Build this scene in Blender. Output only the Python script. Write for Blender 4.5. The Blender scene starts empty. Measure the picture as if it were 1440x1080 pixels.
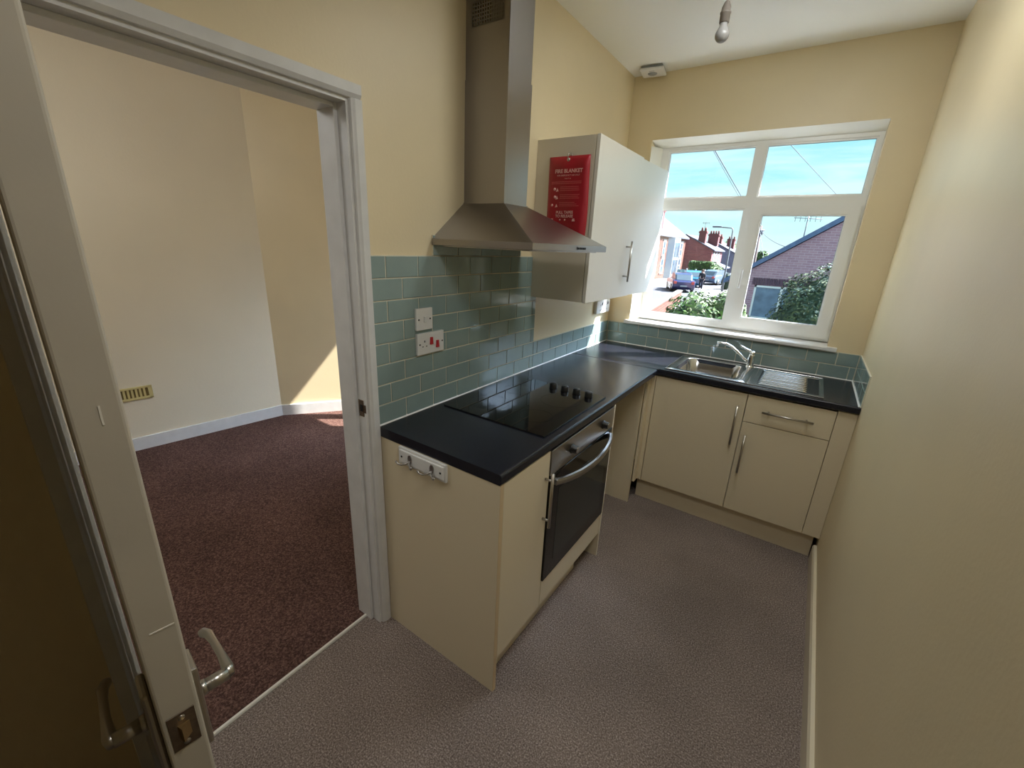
import bpy, bmesh, math, random
from mathutils import Vector, Matrix
random.seed(7)
C = bpy.context.scene.collection
SC = bpy.context.scene
PI = math.pi

# ------------------------------------------------------------------ materials
def srgb(r, g, b):
    f = lambda c: (c/255/12.92 if c/255 <= .04045 else ((c/255+.055)/1.055)**2.4)
    return (f(r), f(g), f(b), 1)

def mat(name, col, rough=.5, metal=0, spec=.5, bump=0, bscale=60, var=0, vscale=8, coat=0, detail=4, aniso=None):
    m = bpy.data.materials.new(name); m.use_nodes = True
    nt = m.node_tree; N = nt.nodes; L = nt.links; p = N['Principled BSDF']
    c = col if len(col) == 4 else (*col, 1)
    p.inputs['Base Color'].default_value = c
    p.inputs['Roughness'].default_value = rough
    p.inputs['Metallic'].default_value = metal
    p.inputs['Specular IOR Level'].default_value = spec
    p.inputs['Coat Weight'].default_value = coat
    p.inputs['Coat Roughness'].default_value = .08
    tc = N.new('ShaderNodeNewGeometry')
    src = tc.outputs['Position']
    if aniso:
        mp = N.new('ShaderNodeMapping'); mp.inputs['Scale'].default_value = aniso
        L.new(src, mp.inputs['Vector']); src = mp.outputs['Vector']
    if var:
        n = N.new('ShaderNodeTexNoise'); n.inputs['Scale'].default_value = vscale; n.inputs['Detail'].default_value = detail
        L.new(src, n.inputs['Vector'])
        r = N.new('ShaderNodeValToRGB')
        r.color_ramp.elements[0].position = .3; r.color_ramp.elements[1].position = .7
        r.color_ramp.elements[0].color = (*[x*(1-var) for x in c[:3]], 1)
        r.color_ramp.elements[1].color = (*[min(1, x*(1+var)) for x in c[:3]], 1)
        L.new(n.outputs['Fac'], r.inputs['Fac']); L.new(r.outputs['Color'], p.inputs['Base Color'])
    if bump:
        n = N.new('ShaderNodeTexNoise'); n.inputs['Scale'].default_value = bscale; n.inputs['Detail'].default_value = detail
        L.new(src, n.inputs['Vector'])
        b = N.new('ShaderNodeBump'); b.inputs['Strength'].default_value = bump; b.inputs['Distance'].default_value = .01
        L.new(n.outputs['Fac'], b.inputs['Height']); L.new(b.outputs['Normal'], p.inputs['Normal'])
    return m

def speckle(name, a, b, c, scale, rough=.95, bump=.3, spec=.1):
    """textile floor: fine flecks of three colours plus slow wear"""
    m = mat(name, a, rough, spec=spec); nt = m.node_tree; N = nt.nodes; L = nt.links; p = N['Principled BSDF']
    g = N.new('ShaderNodeNewGeometry')
    n = N.new('ShaderNodeTexNoise'); n.inputs['Scale'].default_value = scale; n.inputs['Detail'].default_value = 5; n.inputs['Roughness'].default_value = .75
    L.new(g.outputs['Position'], n.inputs['Vector'])
    r = N.new('ShaderNodeValToRGB'); e = r.color_ramp.elements
    e[0].position = .36; e[0].color = a; e[1].position = .5; e[1].color = b
    k = e.new(.68); k.color = c
    L.new(n.outputs['Fac'], r.inputs['Fac'])
    w = N.new('ShaderNodeTexNoise'); w.inputs['Scale'].default_value = 2.2; w.inputs['Detail'].default_value = 3
    L.new(g.outputs['Position'], w.inputs['Vector'])
    mr = N.new('ShaderNodeMapRange'); mr.inputs['From Min'].default_value = .3; mr.inputs['From Max'].default_value = .7
    mr.inputs['To Min'].default_value = .82; mr.inputs['To Max'].default_value = 1.15
    L.new(w.outputs['Fac'], mr.inputs['Value'])
    mx = N.new('ShaderNodeMix'); mx.data_type = 'RGBA'; mx.blend_type = 'MULTIPLY'; mx.inputs['Factor'].default_value = 1
    L.new(r.outputs['Color'], mx.inputs['A']); L.new(mr.outputs['Result'], mx.inputs['B'])
    L.new(mx.outputs['Result'], p.inputs['Base Color'])
    b2 = N.new('ShaderNodeBump'); b2.inputs['Strength'].default_value = bump; b2.inputs['Distance'].default_value = .004
    L.new(n.outputs['Fac'], b2.inputs['Height']); L.new(b2.outputs['Normal'], p.inputs['Normal'])
    return m

def brick(name, c1, c2, mortar, axis='x', scale=1.0):
    m = mat(name, c1, .85, spec=.2); nt = m.node_tree; N = nt.nodes; L = nt.links; p = N['Principled BSDF']
    g = N.new('ShaderNodeNewGeometry'); s = N.new('ShaderNodeSeparateXYZ'); cb = N.new('ShaderNodeCombineXYZ')
    L.new(g.outputs['Position'], s.inputs[0])
    L.new(s.outputs['X' if axis == 'x' else 'Y'], cb.inputs['X']); L.new(s.outputs['Z'], cb.inputs['Y'])
    t = N.new('ShaderNodeTexBrick'); t.inputs['Scale'].default_value = 1
    t.inputs['Brick Width'].default_value = .225*scale; t.inputs['Row Height'].default_value = .075*scale
    t.inputs['Mortar Size'].default_value = .006*scale; t.inputs['Bias'].default_value = 0
    t.inputs['Color1'].default_value = c1; t.inputs['Color2'].default_value = c2; t.inputs['Mortar'].default_value = mortar
    L.new(cb.outputs[0], t.inputs['Vector']); L.new(t.outputs['Color'], p.inputs['Base Color'])
    return m

def glass(name, tint=(1, 1, 1, 1)):
    m = bpy.data.materials.new(name); m.use_nodes = True
    nt = m.node_tree; N = nt.nodes; L = nt.links
    for n in list(N): N.remove(n)
    o = N.new('ShaderNodeOutputMaterial'); t = N.new('ShaderNodeBsdfTransparent'); t.inputs[0].default_value = tint
    g = N.new('ShaderNodeBsdfGlossy'); g.inputs['Roughness'].default_value = .0
    f = N.new('ShaderNodeLayerWeight'); f.inputs['Blend'].default_value = .5
    pw = N.new('ShaderNodeMath'); pw.operation = 'POWER'; pw.inputs[1].default_value = 5; L.new(f.outputs['Facing'], pw.inputs[0])
    ma = N.new('ShaderNodeMath'); ma.operation = 'MULTIPLY_ADD'; ma.inputs[1].default_value = .9; ma.inputs[2].default_value = .035; L.new(pw.outputs[0], ma.inputs[0])
    mx = N.new('ShaderNodeMixShader')
    L.new(ma.outputs[0], mx.inputs[0]); L.new(t.outputs[0], mx.inputs[1]); L.new(g.outputs[0], mx.inputs[2]); L.new(mx.outputs[0], o.inputs[0])
    return m

CREAM = (.76, .645, .425)
M = {}
M['wall'] = mat('cream_wall_paint', CREAM, .45, spec=.8, bump=.05, bscale=90, var=.03, vscale=2.5)
M['wall_pale'] = mat('pale_cream_wall_paint', (.76, .68, .53), .5, spec=.4, bump=.06, bscale=70, var=.03, vscale=2.0)
M['ceiling'] = mat('ceiling_paint', (.88, .885, .84), .6, bump=.05, bscale=40)
M['gloss'] = mat('white_gloss_paint', (.70, .70, .70), .28, var=.05, vscale=14, bump=.06, bscale=18)
M['gloss_cream'] = mat('cream_gloss_paint', (.72, .64, .48), .3, bump=.04, bscale=20)
M['doorpaint'] = mat('door_paint', (.50, .46, .38), .38, bump=.05, bscale=30, var=.05, vscale=9)
M['upvc'] = mat('white_upvc', (.86, .87, .86), .25)
M['revealpaint'] = mat('pale_reveal_paint', (.84, .83, .74), .5)
M['sillboard'] = mat('white_sill_board', (.80, .80, .80), .3)
M['unit'] = mat('cream_cabinet_front', (.70, .61, .44), .36, spec=.5)
M['unit_edge'] = mat('cream_cabinet_edge', (.60, .46, .28), .5)
M['unit_in'] = mat('cabinet_carcass', (.74, .68, .54), .45)
M['unit_gloss'] = mat('wall_cabinet_front', (.72, .69, .62), .3, spec=.6)
M['unit_side'] = mat('wall_cabinet_side', (.66, .60, .49), .45)
M['worktop'] = mat('black_laminate', (.012, .013, .020), .27, spec=.42, bump=.02, bscale=500)
M['hobglass'] = mat('black_hob_glass', (.004, .004, .005), .04, spec=.6)
M['black'] = mat('black_plastic', (.006, .006, .006), .35)
M['steel'] = mat('brushed_steel', (.42, .40, .385), .3, metal=1, bump=.03, bscale=12, aniso=(1, 1, 60))
M['steel_hood'] = mat('brushed_hood_steel', (.345, .325, .315), .28, metal=1, bump=.03, bscale=6, aniso=(1, 1, 80))
M['steel_sink'] = mat('sink_steel', (.60, .60, .60), .17, metal=1)
M['chrome'] = mat('chrome', (.8, .8, .8), .07, metal=1)
M['satin'] = mat('satin_nickel', (.50, .47, .43), .3, metal=1)
M['brass'] = mat('aged_brass', (.42, .30, .14), .38, metal=1)
M['bronze'] = mat('worn_bronze_plate', (.20, .15, .11), .45, metal=.8, var=.25, vscale=60)
M['ovenglass'] = mat('oven_black_glass', (.006, .006, .006), .06, spec=.6)
M['ovenwin'] = mat('oven_window', (.022, .027, .026), .12, spec=.5)
M['plastic'] = mat('white_plastic', (.74, .74, .73), .3)
M['hole'] = mat('dark_hole', (.01, .01, .01), .8)
M['redsw'] = mat('red_switch', (.50, .02, .03), .35)
M['redcloth'] = mat('red_vinyl_pouch', (.34, .006, .016), .45, bump=.35, bscale=14)
M['pinkprint'] = mat('pale_print', (.78, .42, .40), .6)
M['dimprint'] = mat('dim_print', (.62, .12, .12), .6)
M['tile'] = mat('sage_glazed_tile', (.25, .335, .325), .09, spec=.55, var=.05, vscale=9, bump=.03, bscale=14)
M['grout'] = mat('cream_grout', (.66, .62, .50), .8)
M['sealant'] = mat('white_sealant', (.82, .82, .80), .3)
M['floor'] = speckle('kitchen_cord_carpet', srgb(88, 77, 72), srgb(126, 113, 106), srgb(190, 178, 170), 190)
M['carpet'] = speckle('brown_cord_carpet', srgb(54, 38, 35), srgb(86, 63, 57), srgb(134, 106, 97), 130)
M['threshold'] = mat('pale_threshold', (.72, .70, .64), .35)
M['vent'] = mat('yellowed_vent', (.62, .52, .24), .45)
M['bulb'] = mat('opal_bulb', (.27, .26, .25), .3)
M['holder'] = mat('lamp_holder', (.17, .145, .125), .4)
M['fabric_cord'] = mat('pendant_cord', (.30, .24, .19), .7)
M['greyplate'] = mat('grey_plastic', (.28, .30, .32), .4)
M['glass'] = glass('window_glass')
M['mark'] = mat('scuff_mark', (.78, .74, .66), .6)

# outside
M['asphalt'] = mat('asphalt', (.075, .073, .083), .9, var=.12, vscale=.6)
M['pavement'] = mat('pavement', (.12, .112, .108), .9, var=.1, vscale=1.5)
M['brick_shade'] = brick('red_brick_gable', srgb(190, 152, 162), srgb(174, 136, 150), srgb(204, 184, 192))
M['brick_side'] = brick('red_brick_front', srgb(122, 76, 62), srgb(106, 62, 54), srgb(124, 104, 94), 'y', 1.6)
M['brick_far'] = brick('red_brick_far', srgb(150, 92, 90), srgb(130, 78, 80), srgb(150, 120, 118), 'x', 2.0)
M['soldier'] = mat('dark_soldier_bricks', srgb(96, 72, 88), .8, var=.2, vscale=12)
M['slate'] = mat('slate_roof', srgb(84, 84, 94), .7, var=.12, vscale=4)
M['slate_dark'] = mat('dark_verge', srgb(92, 114, 150), .6, var=.15, vscale=8)
M['render_white'] = mat('white_render', (.32, .35, .38), .7)
M['stone'] = mat('pale_stone', (.17, .15, .135), .8)
M['farwin'] = mat('far_window_glass', (.08, .11, .14), .1, spec=.7)
M['blinds'] = mat('window_blind', (.16, .24, .34), .4, var=.3, vscale=3)
M['chimney'] = mat('chimney_brick', srgb(112, 64, 64), .9, var=.15, vscale=8)
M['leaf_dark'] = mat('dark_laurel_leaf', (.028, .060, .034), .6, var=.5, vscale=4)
M['leaf_lit'] = mat('lit_laurel_leaf', (.075, .10, .04), .7, var=.4, vscale=6)  # lit copy of the laurel leaf, light put into its colour
M['leaf_light'] = mat('light_green_leaf', (.085, .165, .032), .7, var=.4, vscale=5)
M['leaf_hedge'] = mat('hedge_leaf', (.035, .07, .02), .6, var=.4, vscale=2)
M['twig'] = mat('twig', (.12, .08, .05), .9)
M['car_navy'] = mat('navy_car_paint', (.02, .025, .09), .25, coat=.6)
M['car_blue'] = mat('blue_car_paint', (.02, .13, .26), .25, coat=.6)
M['car_silver'] = mat('pale_blue_car_paint', (.10, .14, .21), .25, coat=.6)
M['carglass'] = mat('car_glass', (.10, .13, .16), .08, spec=.8)
M['tyre'] = mat('tyre', (.02, .02, .02), .8)
M['carlamp'] = mat('car_lamp', (.6, .08, .06), .3)
M['skin'] = mat('skin', (.55, .34, .26), .6)
M['jacket'] = mat('black_jacket', (.012, .013, .02), .8)
M['trousers'] = mat('navy_trousers', (.015, .018, .035), .8)
M['hair'] = mat('brown_hair', (.10, .06, .04), .8)
M['lampmetal'] = mat('grey_post_metal', (.16, .17, .18), .5)
M['wood'] = mat('pole_wood', (.13, .10, .09), .85)
M['wire'] = mat('black_wire', (.10, .12, .15), .6)
M['fence'] = mat('blue_green_fence', (.18, .33, .38), .7)
M['extwall'] = mat('outer_masonry', (.45, .30, .24), .9)

# ------------------------------------------------------------------ geometry helpers
class B:
    """collects shapes, then links them as ONE mesh object"""
    def __init__(s): s.bm = bmesh.new(); s.mats = []
    def mi(s, m):
        if m is None: return 0
        if m not in s.mats: s.mats.append(m)
        return s.mats.index(m)
    def box(s, x0, x1, y0, y1, z0, z1, bev=0, m=None, mtx=None, seg=2):
        r = bmesh.ops.create_cube(s.bm, size=1)
        vs = r['verts']
        for v in vs:
            v.co = Vector(((x0+x1)/2+v.co.x*(x1-x0), (y0+y1)/2+v.co.y*(y1-y0), (z0+z1)/2+v.co.z*(z1-z0)))
        fs = list({f for v in vs for f in v.link_faces})
        if bev:
            es = list({e for v in vs for e in v.link_edges})
            q = bmesh.ops.bevel(s.bm, geom=es, offset=bev, segments=seg, profile=.5, affect='EDGES')
            fs = list(set(q['faces']) | {f for f in fs if f.is_valid})
            vs = list({v for f in fs for v in f.verts})
        i = s.mi(m)
        for f in fs: f.material_index = i
        if mtx is not None:
            for v in vs: v.co = mtx @ v.co
        return s
    def prism(s, pts, axis, a, b, m=None, mtx=None):
        """pts: 2D outline in the plane across axis, extruded from a to b"""
        def P(u, v, w):
            return {'x': (w, u, v), 'y': (u, w, v), 'z': (u, v, w)}[axis]
        lo = [s.bm.verts.new(P(u, v, a)) for u, v in pts]; hi = [s.bm.verts.new(P(u, v, b)) for u, v in pts]
        n = len(pts); fs = [s.bm.faces.new(lo), s.bm.faces.new(hi[::-1])]
        for i in range(n): fs.append(s.bm.faces.new((lo[i], hi[i], hi[(i+1) % n], lo[(i+1) % n])))
        i = s.mi(m)
        for f in fs: f.material_index = i
        if mtx is not None:
            for v in lo+hi: v.co = mtx @ v.co
        bmesh.ops.recalc_face_normals(s.bm, faces=fs)
        return s
    def loft(s, rings, m=None, cap=True, mtx=None, smooth=False):
        R = [[s.bm.verts.new(mtx @ Vector(p) if mtx is not None else p) for p in r] for r in rings]
        n = len(R[0]); fs = []
        for a, b in zip(R, R[1:]):
            for i in range(n): fs.append(s.bm.faces.new((a[i], a[(i+1) % n], b[(i+1) % n], b[i])))
        if cap: fs += [s.bm.faces.new(R[0][::-1]), s.bm.faces.new(R[-1])]
        k = s.mi(m)
        for f in fs: f.material_index = k; f.smooth = smooth
        bmesh.ops.recalc_face_normals(s.bm, faces=fs)
        return s
    def cyl(s, c, r, h, axis='z', seg=20, r2=None, m=None, mtx=None, smooth=True):
        """from centre of base c along axis by h"""
        r2 = r if r2 is None else r2
        d = {'x': Vector((1, 0, 0)), 'y': Vector((0, 1, 0)), 'z': Vector((0, 0, 1))}[axis] if isinstance(axis, str) else Vector(axis).normalized()
        u = d.orthogonal().normalized(); w = d.cross(u)
        c = Vector(c)
        ring = lambda q, rr: [q+(u*math.cos(2*PI*i/seg)+w*math.sin(2*PI*i/seg))*rr for i in range(seg)]
        return s.loft([ring(c, r), ring(c+d*h, r2)], m, True, mtx, smooth)
    def lathe(s, c, prof, axis='z', seg=24, m=None):
        d = {'x': Vector((1, 0, 0)), 'y': Vector((0, 1, 0)), 'z': Vector((0, 0, 1))}[axis] if isinstance(axis, str) else Vector(axis).normalized()
        u = d.orthogonal().normalized(); w = d.cross(u); c = Vector(c)
        rings = [[c+d*h+(u*math.cos(2*PI*i/seg)+w*math.sin(2*PI*i/seg))*max(r, 1e-4) for i in range(seg)] for r, h in prof]
        return s.loft(rings, m, True, None, True)
    def tube(s, pts, r, seg=10, m=None, rz=None):
        """round (or with rz flattened) bar through points; r may be a list"""
        P = [Vector(p) for p in pts]; n = len(P); rs = r if isinstance(r, (list, tuple)) else [r]*n
        u = None; rings = []
        for i, p in enumerate(P):
            t = ((P[min(i+1, n-1)]-p).normalized()+(p-P[max(i-1, 0)]).normalized()).normalized()
            if u is None: u = t.orthogonal().normalized()
            u = (u-t*u.dot(t)).normalized(); w = t.cross(u)
            rings.append([p+(u*math.cos(2*PI*k/seg)+w*math.sin(2*PI*k/seg))*rs[i] for k in range(seg)])
        return s.loft(rings, m, True, None, True)
    def build(s, name, m=None, parent=None, smooth=False, loc=None):
        me = bpy.data.meshes.new(name)
        if loc is not None:
            for v in s.bm.verts: v.co -= Vector(loc)
        s.bm.to_mesh(me); s.bm.free()
        o = bpy.data.objects.new(name, me); C.objects.link(o)
        if s.mats:
            for q in s.mats: me.materials.append(q)
        else: me.materials.append(m)
        if smooth:
            for f in me.polygons: f.use_smooth = True
        if loc is not None: o.location = loc
        if parent is not None:
            # geometry was given in world space: take the parent's placement off again
            attach(o, parent)
        return o

def build_each(b, name, m=None, parent=None, label=None, smooth=False):
    """every unconnected piece of b becomes a mesh object of its own"""
    bm = b.bm; bm.verts.index_update(); bm.verts.ensure_lookup_table(); seen = set(); out = []
    for v0 in bm.verts:
        if v0.index in seen: continue
        st = [v0]; isl = []; seen.add(v0.index)
        while st:
            v = st.pop(); isl.append(v)
            for e in v.link_edges:
                q = e.other_vert(v)
                if q.index not in seen: seen.add(q.index); st.append(q)
        idx = {v.index: i for i, v in enumerate(isl)}
        fs = list({f for v in isl for f in v.link_faces})
        c = B(); vs = [c.bm.verts.new(v.co) for v in isl]
        for f in fs:
            g = c.bm.faces.new([vs[idx[v.index]] for v in f.verts]); g.smooth = f.smooth
        o = c.build(name, m, parent, smooth)
        if label: o['label'] = label
        out.append(o)
    bm.free(); return out
PLACED = {}
def W(o):
    if o.name in PLACED: return PLACED[o.name]
    return Matrix.LocRotScale(o.location, o.rotation_euler, o.scale)
def attach(o, parent, world=None):
    """parent o keeping its world matrix (identity unless given)"""
    world = Matrix.Identity(4) if world is None else world
    o.parent = parent; o.matrix_parent_inverse = Matrix.Identity(4)
    loc, rot, sca = (W(parent).inverted() @ world).decompose()
    o.location = loc; o.rotation_mode = 'QUATERNION'; o.rotation_quaternion = rot; o.scale = sca
    PLACED[o.name] = world

def tag(o, label=None, cat=None, group=None, kind=None):
    if label: o['label'] = label
    if cat: o['category'] = cat
    if group: o['group'] = group
    if kind: o['kind'] = kind
    return o
def thing(name, loc, label, cat, group=None, rz=0):
    o = bpy.data.objects.new(name, None); C.objects.link(o)
    o.location = loc; o.rotation_euler = (0, 0, rz); o.empty_display_size = .1
    return tag(o, label, cat, group)
def structure(b, name, m, label, parent=None):
    o = b.build(name, m, parent)
    if parent is None: tag(o, label, None, None, 'structure')
    return o
def box(x0, x1, y0, y1, z0, z1, bev=0, **k): return B().box(x0, x1, y0, y1, z0, z1, bev, **k)

# ------------------------------------------------------------------ room dimensions
Wd, L, H = 1.548, 2.88, 2.643      # kitchen: x 0..Wd, far wall y = L
YB = -1.7                           # wall behind the camera
OY0, OY1, OZ = -.072, .675, 1.955   # doorway in the left wall
XT = -.12                           # far face of that wall

# floors
structure(box(-.072, Wd, YB, L, -.1, 0), 'floor_kitchen', M['floor'], 'speckled grey-brown cord carpet of the kitchen')
structure(box(-3.2, -.080, YB, L, -.1, .004), 'floor_lounge', M['carpet'], 'dark red-brown carpet of the room through the doorway')
structure(B().prism([(-.083, 0.0), (-.083, .006), (-.080, .009), (-.072, .009), (-.069, .004), (-.069, 0)], 'y', OY0+.002, OY1-.012), 'trim_threshold', M['threshold'], 'pale threshold strip between the two carpets')
# ceilings
structure(box(0, Wd, YB, L, H, H+.12), 'ceiling_kitchen', M['ceiling'], 'white kitchen ceiling')
structure(box(-3.2, XT, YB, L, H, H+.12), 'ceiling_lounge', M['ceiling'], 'white ceiling of the room through the doorway')
# left wall with doorway: kitchen skin cream, one mesh
lw = B()
lw.box(XT, 0, OY1+.029, L, 0, H); lw.box(XT, 0, YB, OY0-.029, 0, H); lw.box(XT, 0, OY0-.029, OY1+.029, OZ+.011, H)
structure(lw, 'wall_left', M['wall'], 'cream wall with the doorway, hood and wall cabinet')
structure(box(Wd, Wd+.2, YB, L+.25, -.1, H+.1), 'wall_right', M['wall'], 'long cream wall on the right of the window')
structure(box(XT, Wd, YB-.15, YB, -.1, H+.1), 'wall_back', M['wall'], 'cream kitchen wall behind the viewer')
# far wall with window opening
WX0, WX1, WZ0, WZ1 = .168, 1.378, 1.062, 2.268
fw = B()
fw.box(0, WX0, L, L+.25, -.1, H+.1); fw.box(WX1, Wd, L, L+.25, -.1, H+.1)
fw.box(WX0, WX1, L, L+.25, WZ1, H+.1); fw.box(WX0, WX1, L, L+.25, -.1, WZ0)
structure(fw, 'wall_far', M['wall'], 'cream wall around the kitchen window')

# skirting right, lounge skirtings
structure(B().prism([(Wd, 0), (Wd-.018, 0), (Wd-.018, .085), (Wd-.012, .097), (Wd, .099)], 'y', YB, 2.35), 'baseboard_right', M['gloss_cream'], 'cream skirting board along the right wall')

# lounge: left wall, canted wall, front wall with window, back wall
A0, A1, B1 = Vector((-2.643, .546)), Vector((-2.512, 1.61)), Vector((-1.60, 2.88))
dA = (A0-A1).normalized(); A2 = A1+dA*3.6
def wall_seg(p, q, z0, z1, th, out):
    d = (q-p).normalized(); n = Vector((-d.y, d.x))*out
    pts = [(p.x, p.y), (q.x, q.y), ((q+n*th).x, (q+n*th).y), ((p+n*th).x, (p+n*th).y)]
    return B().prism(pts, 'z', z0, z1)
structure(wall_seg(A2, A1, 0, H, .15, 1), 'wall_lounge_left', M['wall_pale'], 'pale cream wall with the vent grille')
structure(wall_seg(A1, B1, 0, H, .15, 1), 'wall_lounge_canted', M['wall'], 'sunlit cream wall beyond the corner of the next room')
structure(wall_seg(A2+dA*0, A1, .004, .10, .016, -1), 'baseboard_lounge_left', M['gloss'], 'white skirting under the vent grille wall')
structure(wall_seg(A1, B1, .004, .10, .016, -1), 'baseboard_lounge_canted', M['gloss'], 'white skirting along the sunlit wall')
structure(box(-3.2, XT, YB-.15, YB, -.1, H+.1), 'wall_lounge_back', M['wall_pale'], 'pale wall of the next room out of view')
LX0, LX1, LZ0, LZ1 = -1.45, -.35, .85, 2.36
f2 = B()
f2.box(-1.75, LX0, L, L+.25, -.1, H+.1); f2.box(LX1, XT, L, L+.25, -.1, H+.1)
f2.box(LX0, LX1, L, L+.25, LZ1, H+.1); f2.box(LX0, LX1, L, L+.25, -.1, LZ0)
structure(f2, 'wall_lounge_far', M['wall_pale'], 'window wall of the next room')
w2 = thing('window_2', (-.9, L+.12, LZ0), 'white window of the next room', None); w2['kind'] = 'structure'
if 'category' in w2: del w2['category']
b = B()
b.box(LX0, LX0+.05, L+.17, L+.23, LZ0, LZ1); b.box(LX1-.05, LX1, L+.17, L+.23, LZ0, LZ1)
b.box(LX0+.05, LX1-.05, L+.171, L+.229, LZ0, LZ0+.05); b.box(LX0+.05, LX1-.05, L+.171, L+.229, LZ1-.05, LZ1)
b.box(-.82, -.70, L+.1715, L+.2285, LZ0+.05, LZ1-.05); b.box(-.70, LX1-.05, L+.171, L+.229, 2.10, LZ1-.05)
b.build('window_frame', M['upvc'], w2)
box(LX0+.05, LX1-.05, L+.198, L+.202, LZ0+.05, LZ1-.04).build('pane', M['glass'], w2)

# ------------------------------------------------------------------ door frame (architrave, lining, stop)
fr = thing('trim_doorway', (0, .3, 0), 'white painted door frame around the open doorway', None); fr['kind'] = 'structure'
if 'category' in fr: del fr['category']
def arch_prof(o, i):   # o outer y, i inner y ; moulded section in (y, x)
    s = 1 if o > i else -1
    return [(0, o), (.018, o), (.018, i+s*.014), (.014, i+s*.008), (.012, i+s*.003), (.006, i), (0, i)]
def arch_leg(o, i, z1, name):
    b = B(); b.prism([(x, y) for x, y in arch_prof(o, i)], 'z', .0, z1); return b.build(name, M['gloss'], fr)
arch_leg(.721, .683, 1.965, 'architrave')
arch_leg(-.118, -.080, 1.965, 'architrave')
b = B(); b.prism([(0, 2.003), (.018, 2.003), (.018, 1.977), (.013, 1.969), (.011, 1.966), (0, 1.965)], 'y', -.118, .721)
b.build('architrave', M['gloss'], fr)
# lining with rebate and planted stop
b = B()
for a, c in ((OY1, OY1+.03), (OY0-.03, OY0)):
    b.box(XT-.005, .002, min(a, c), max(a, c), 0, OZ+.012)
b.box(XT-.0048, .0018, OY0-.0005, OY1+.0005, OZ, OZ+.0116)
b.build('lining', M['gloss'], fr)
b = B()
b.box(XT-.005, -.040, OY1-.013, OY1, 0, OZ-.0, .002); b.box(XT-.005, -.040, OY0, OY0+.013, 0, OZ, .002)
b.box(XT-.005, -.040, OY0+.013, OY1-.013, OZ-.013, OZ, .002)
b.build('door_stop', M['gloss'], fr)
b = B(); b.box(-.036, -.008, OY1-.0015, OY1, .958, 1.022, .0006)
b.box(-.012, .004, OY1-.0015, OY1-.0002, .975, 1.005)
s = b.build('strike_plate', M['bronze'], fr); s['label'] = 'worn bronze strike plate'
b = B(); b.box(-.028, -.014, OY1-.0022, OY1-.0012, .978, 1.004); b.build('strike_hole', M['hole'], s)
# lounge-side architrave
b = B(); b.box(XT-.018, XT, OY1+.004, OY1+.045, 0, 2.0, .003); b.box(XT-.018, XT, OY0-.045, OY0-.004, 0, 2.0, .003)
b.box(XT-.018, XT, OY0-.045, OY1+.045, 1.96, 2.0, .003); b.build('architrave', M['gloss'], fr)

# ------------------------------------------------------------------ open door
hin = Vector((.012, -.064)); fe = Vector((.741, -.1565))
dang = math.atan2(fe.y-hin.y, fe.x-hin.x); dlen = (fe-hin).length
TH = .037
door = thing('door_1', (hin.x, hin.y, 0), 'open cream panel-less door seen on its latch edge', None, rz=dang); door['kind'] = 'structure'
if 'category' in door: del door['category']
def dl(x, y, z): return Matrix.Translation((hin.x, hin.y, 0)) @ Matrix.Rotation(dang, 4, 'Z') @ Vector((x, y, z))
DM = Matrix.Translation((hin.x, hin.y, 0)) @ Matrix.Rotation(dang, 4, 'Z')
B().box(0, dlen, 0, TH, .012, 1.945, .0035, mtx=DM, seg=3).build('door_leaf', M['doorpaint'], door)
B().box(dlen-.001, dlen+.0012, .0055, TH-.0055, 1.004, 1.056, .0004, mtx=DM).build('latch_plate', M['bronze'], door)['label'] = 'worn bronze latch plate'
b = B(); b.prism([(dlen, .013), (dlen+.009, .016), (dlen, .026)], 'z', 1.020, 1.040, mtx=DM); b.build('latch_bolt', M['brass'], door)
b = B()
for z in (1.011, 1.049): b.cyl((dlen+.0008, TH/2, z), .0035, .0009, 'x', 12, mtx=DM)
build_each(b, 'screw', M['satin'], door)
for sgn, y0, label in ((-1, 0, 'lever handle on the shaded face'), (1, TH, 'lever handle on the lit face')):
    hx = dlen-.060; hz = 1.010
    b = B()
    ya, yb = (y0-.009, y0) if sgn < 0 else (y0, y0+.009)
    b.box(hx-.021, hx+.021, ya, yb, hz-.075, hz+.055, .003, mtx=DM)
    hb = b.build('handle_plate', M['satin'], door); hb['label'] = label
    b = B()
    b.cyl((hx, y0+sgn*.009, hz-.0), .0105, .006*1, (0, sgn, 0), 18, .0095, mtx=DM)
    b.cyl((hx, y0+sgn*.012, hz), .0085, .028, (0, sgn, 0), 16, .0085, mtx=DM)
    p = [(hx+.004, y0+sgn*.040, hz), (hx-.006, y0+sgn*.042, hz+.001), (hx-.035, y0+sgn*.042, hz+.002), (hx-.070, y0+sgn*.041, hz+.0),
         (hx-.092, y0+sgn*.040, hz-.004), (hx-.106, y0+sgn*.036, hz-.009), (hx-.112, y0+sgn*.033, hz-.011)]
    b.tube([DM @ Vector(q) for q in p], [.0066, .0072, .005, .0048, .0062, .0066, .003], 12)
    b.build('lever', M['satin'], hb)
b = B()
for z in (.25, 1.72):
    b.cyl((hin.x-.006, hin.y-.004, z-.04), .006, .08, 'z', 12)
build_each(b, 'hinge', M['bronze'], door)
b = B()   # paint chips on the edge
b.box(dlen-.0002, dlen+.0006, .012, TH-.004, 1.176, 1.1775, mtx=DM); b.box(dlen-.0002, dlen+.0006, .020, .0215, 1.412, 1.43, mtx=DM)
build_each(b, 'scuff', M['mark'], door)

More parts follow.
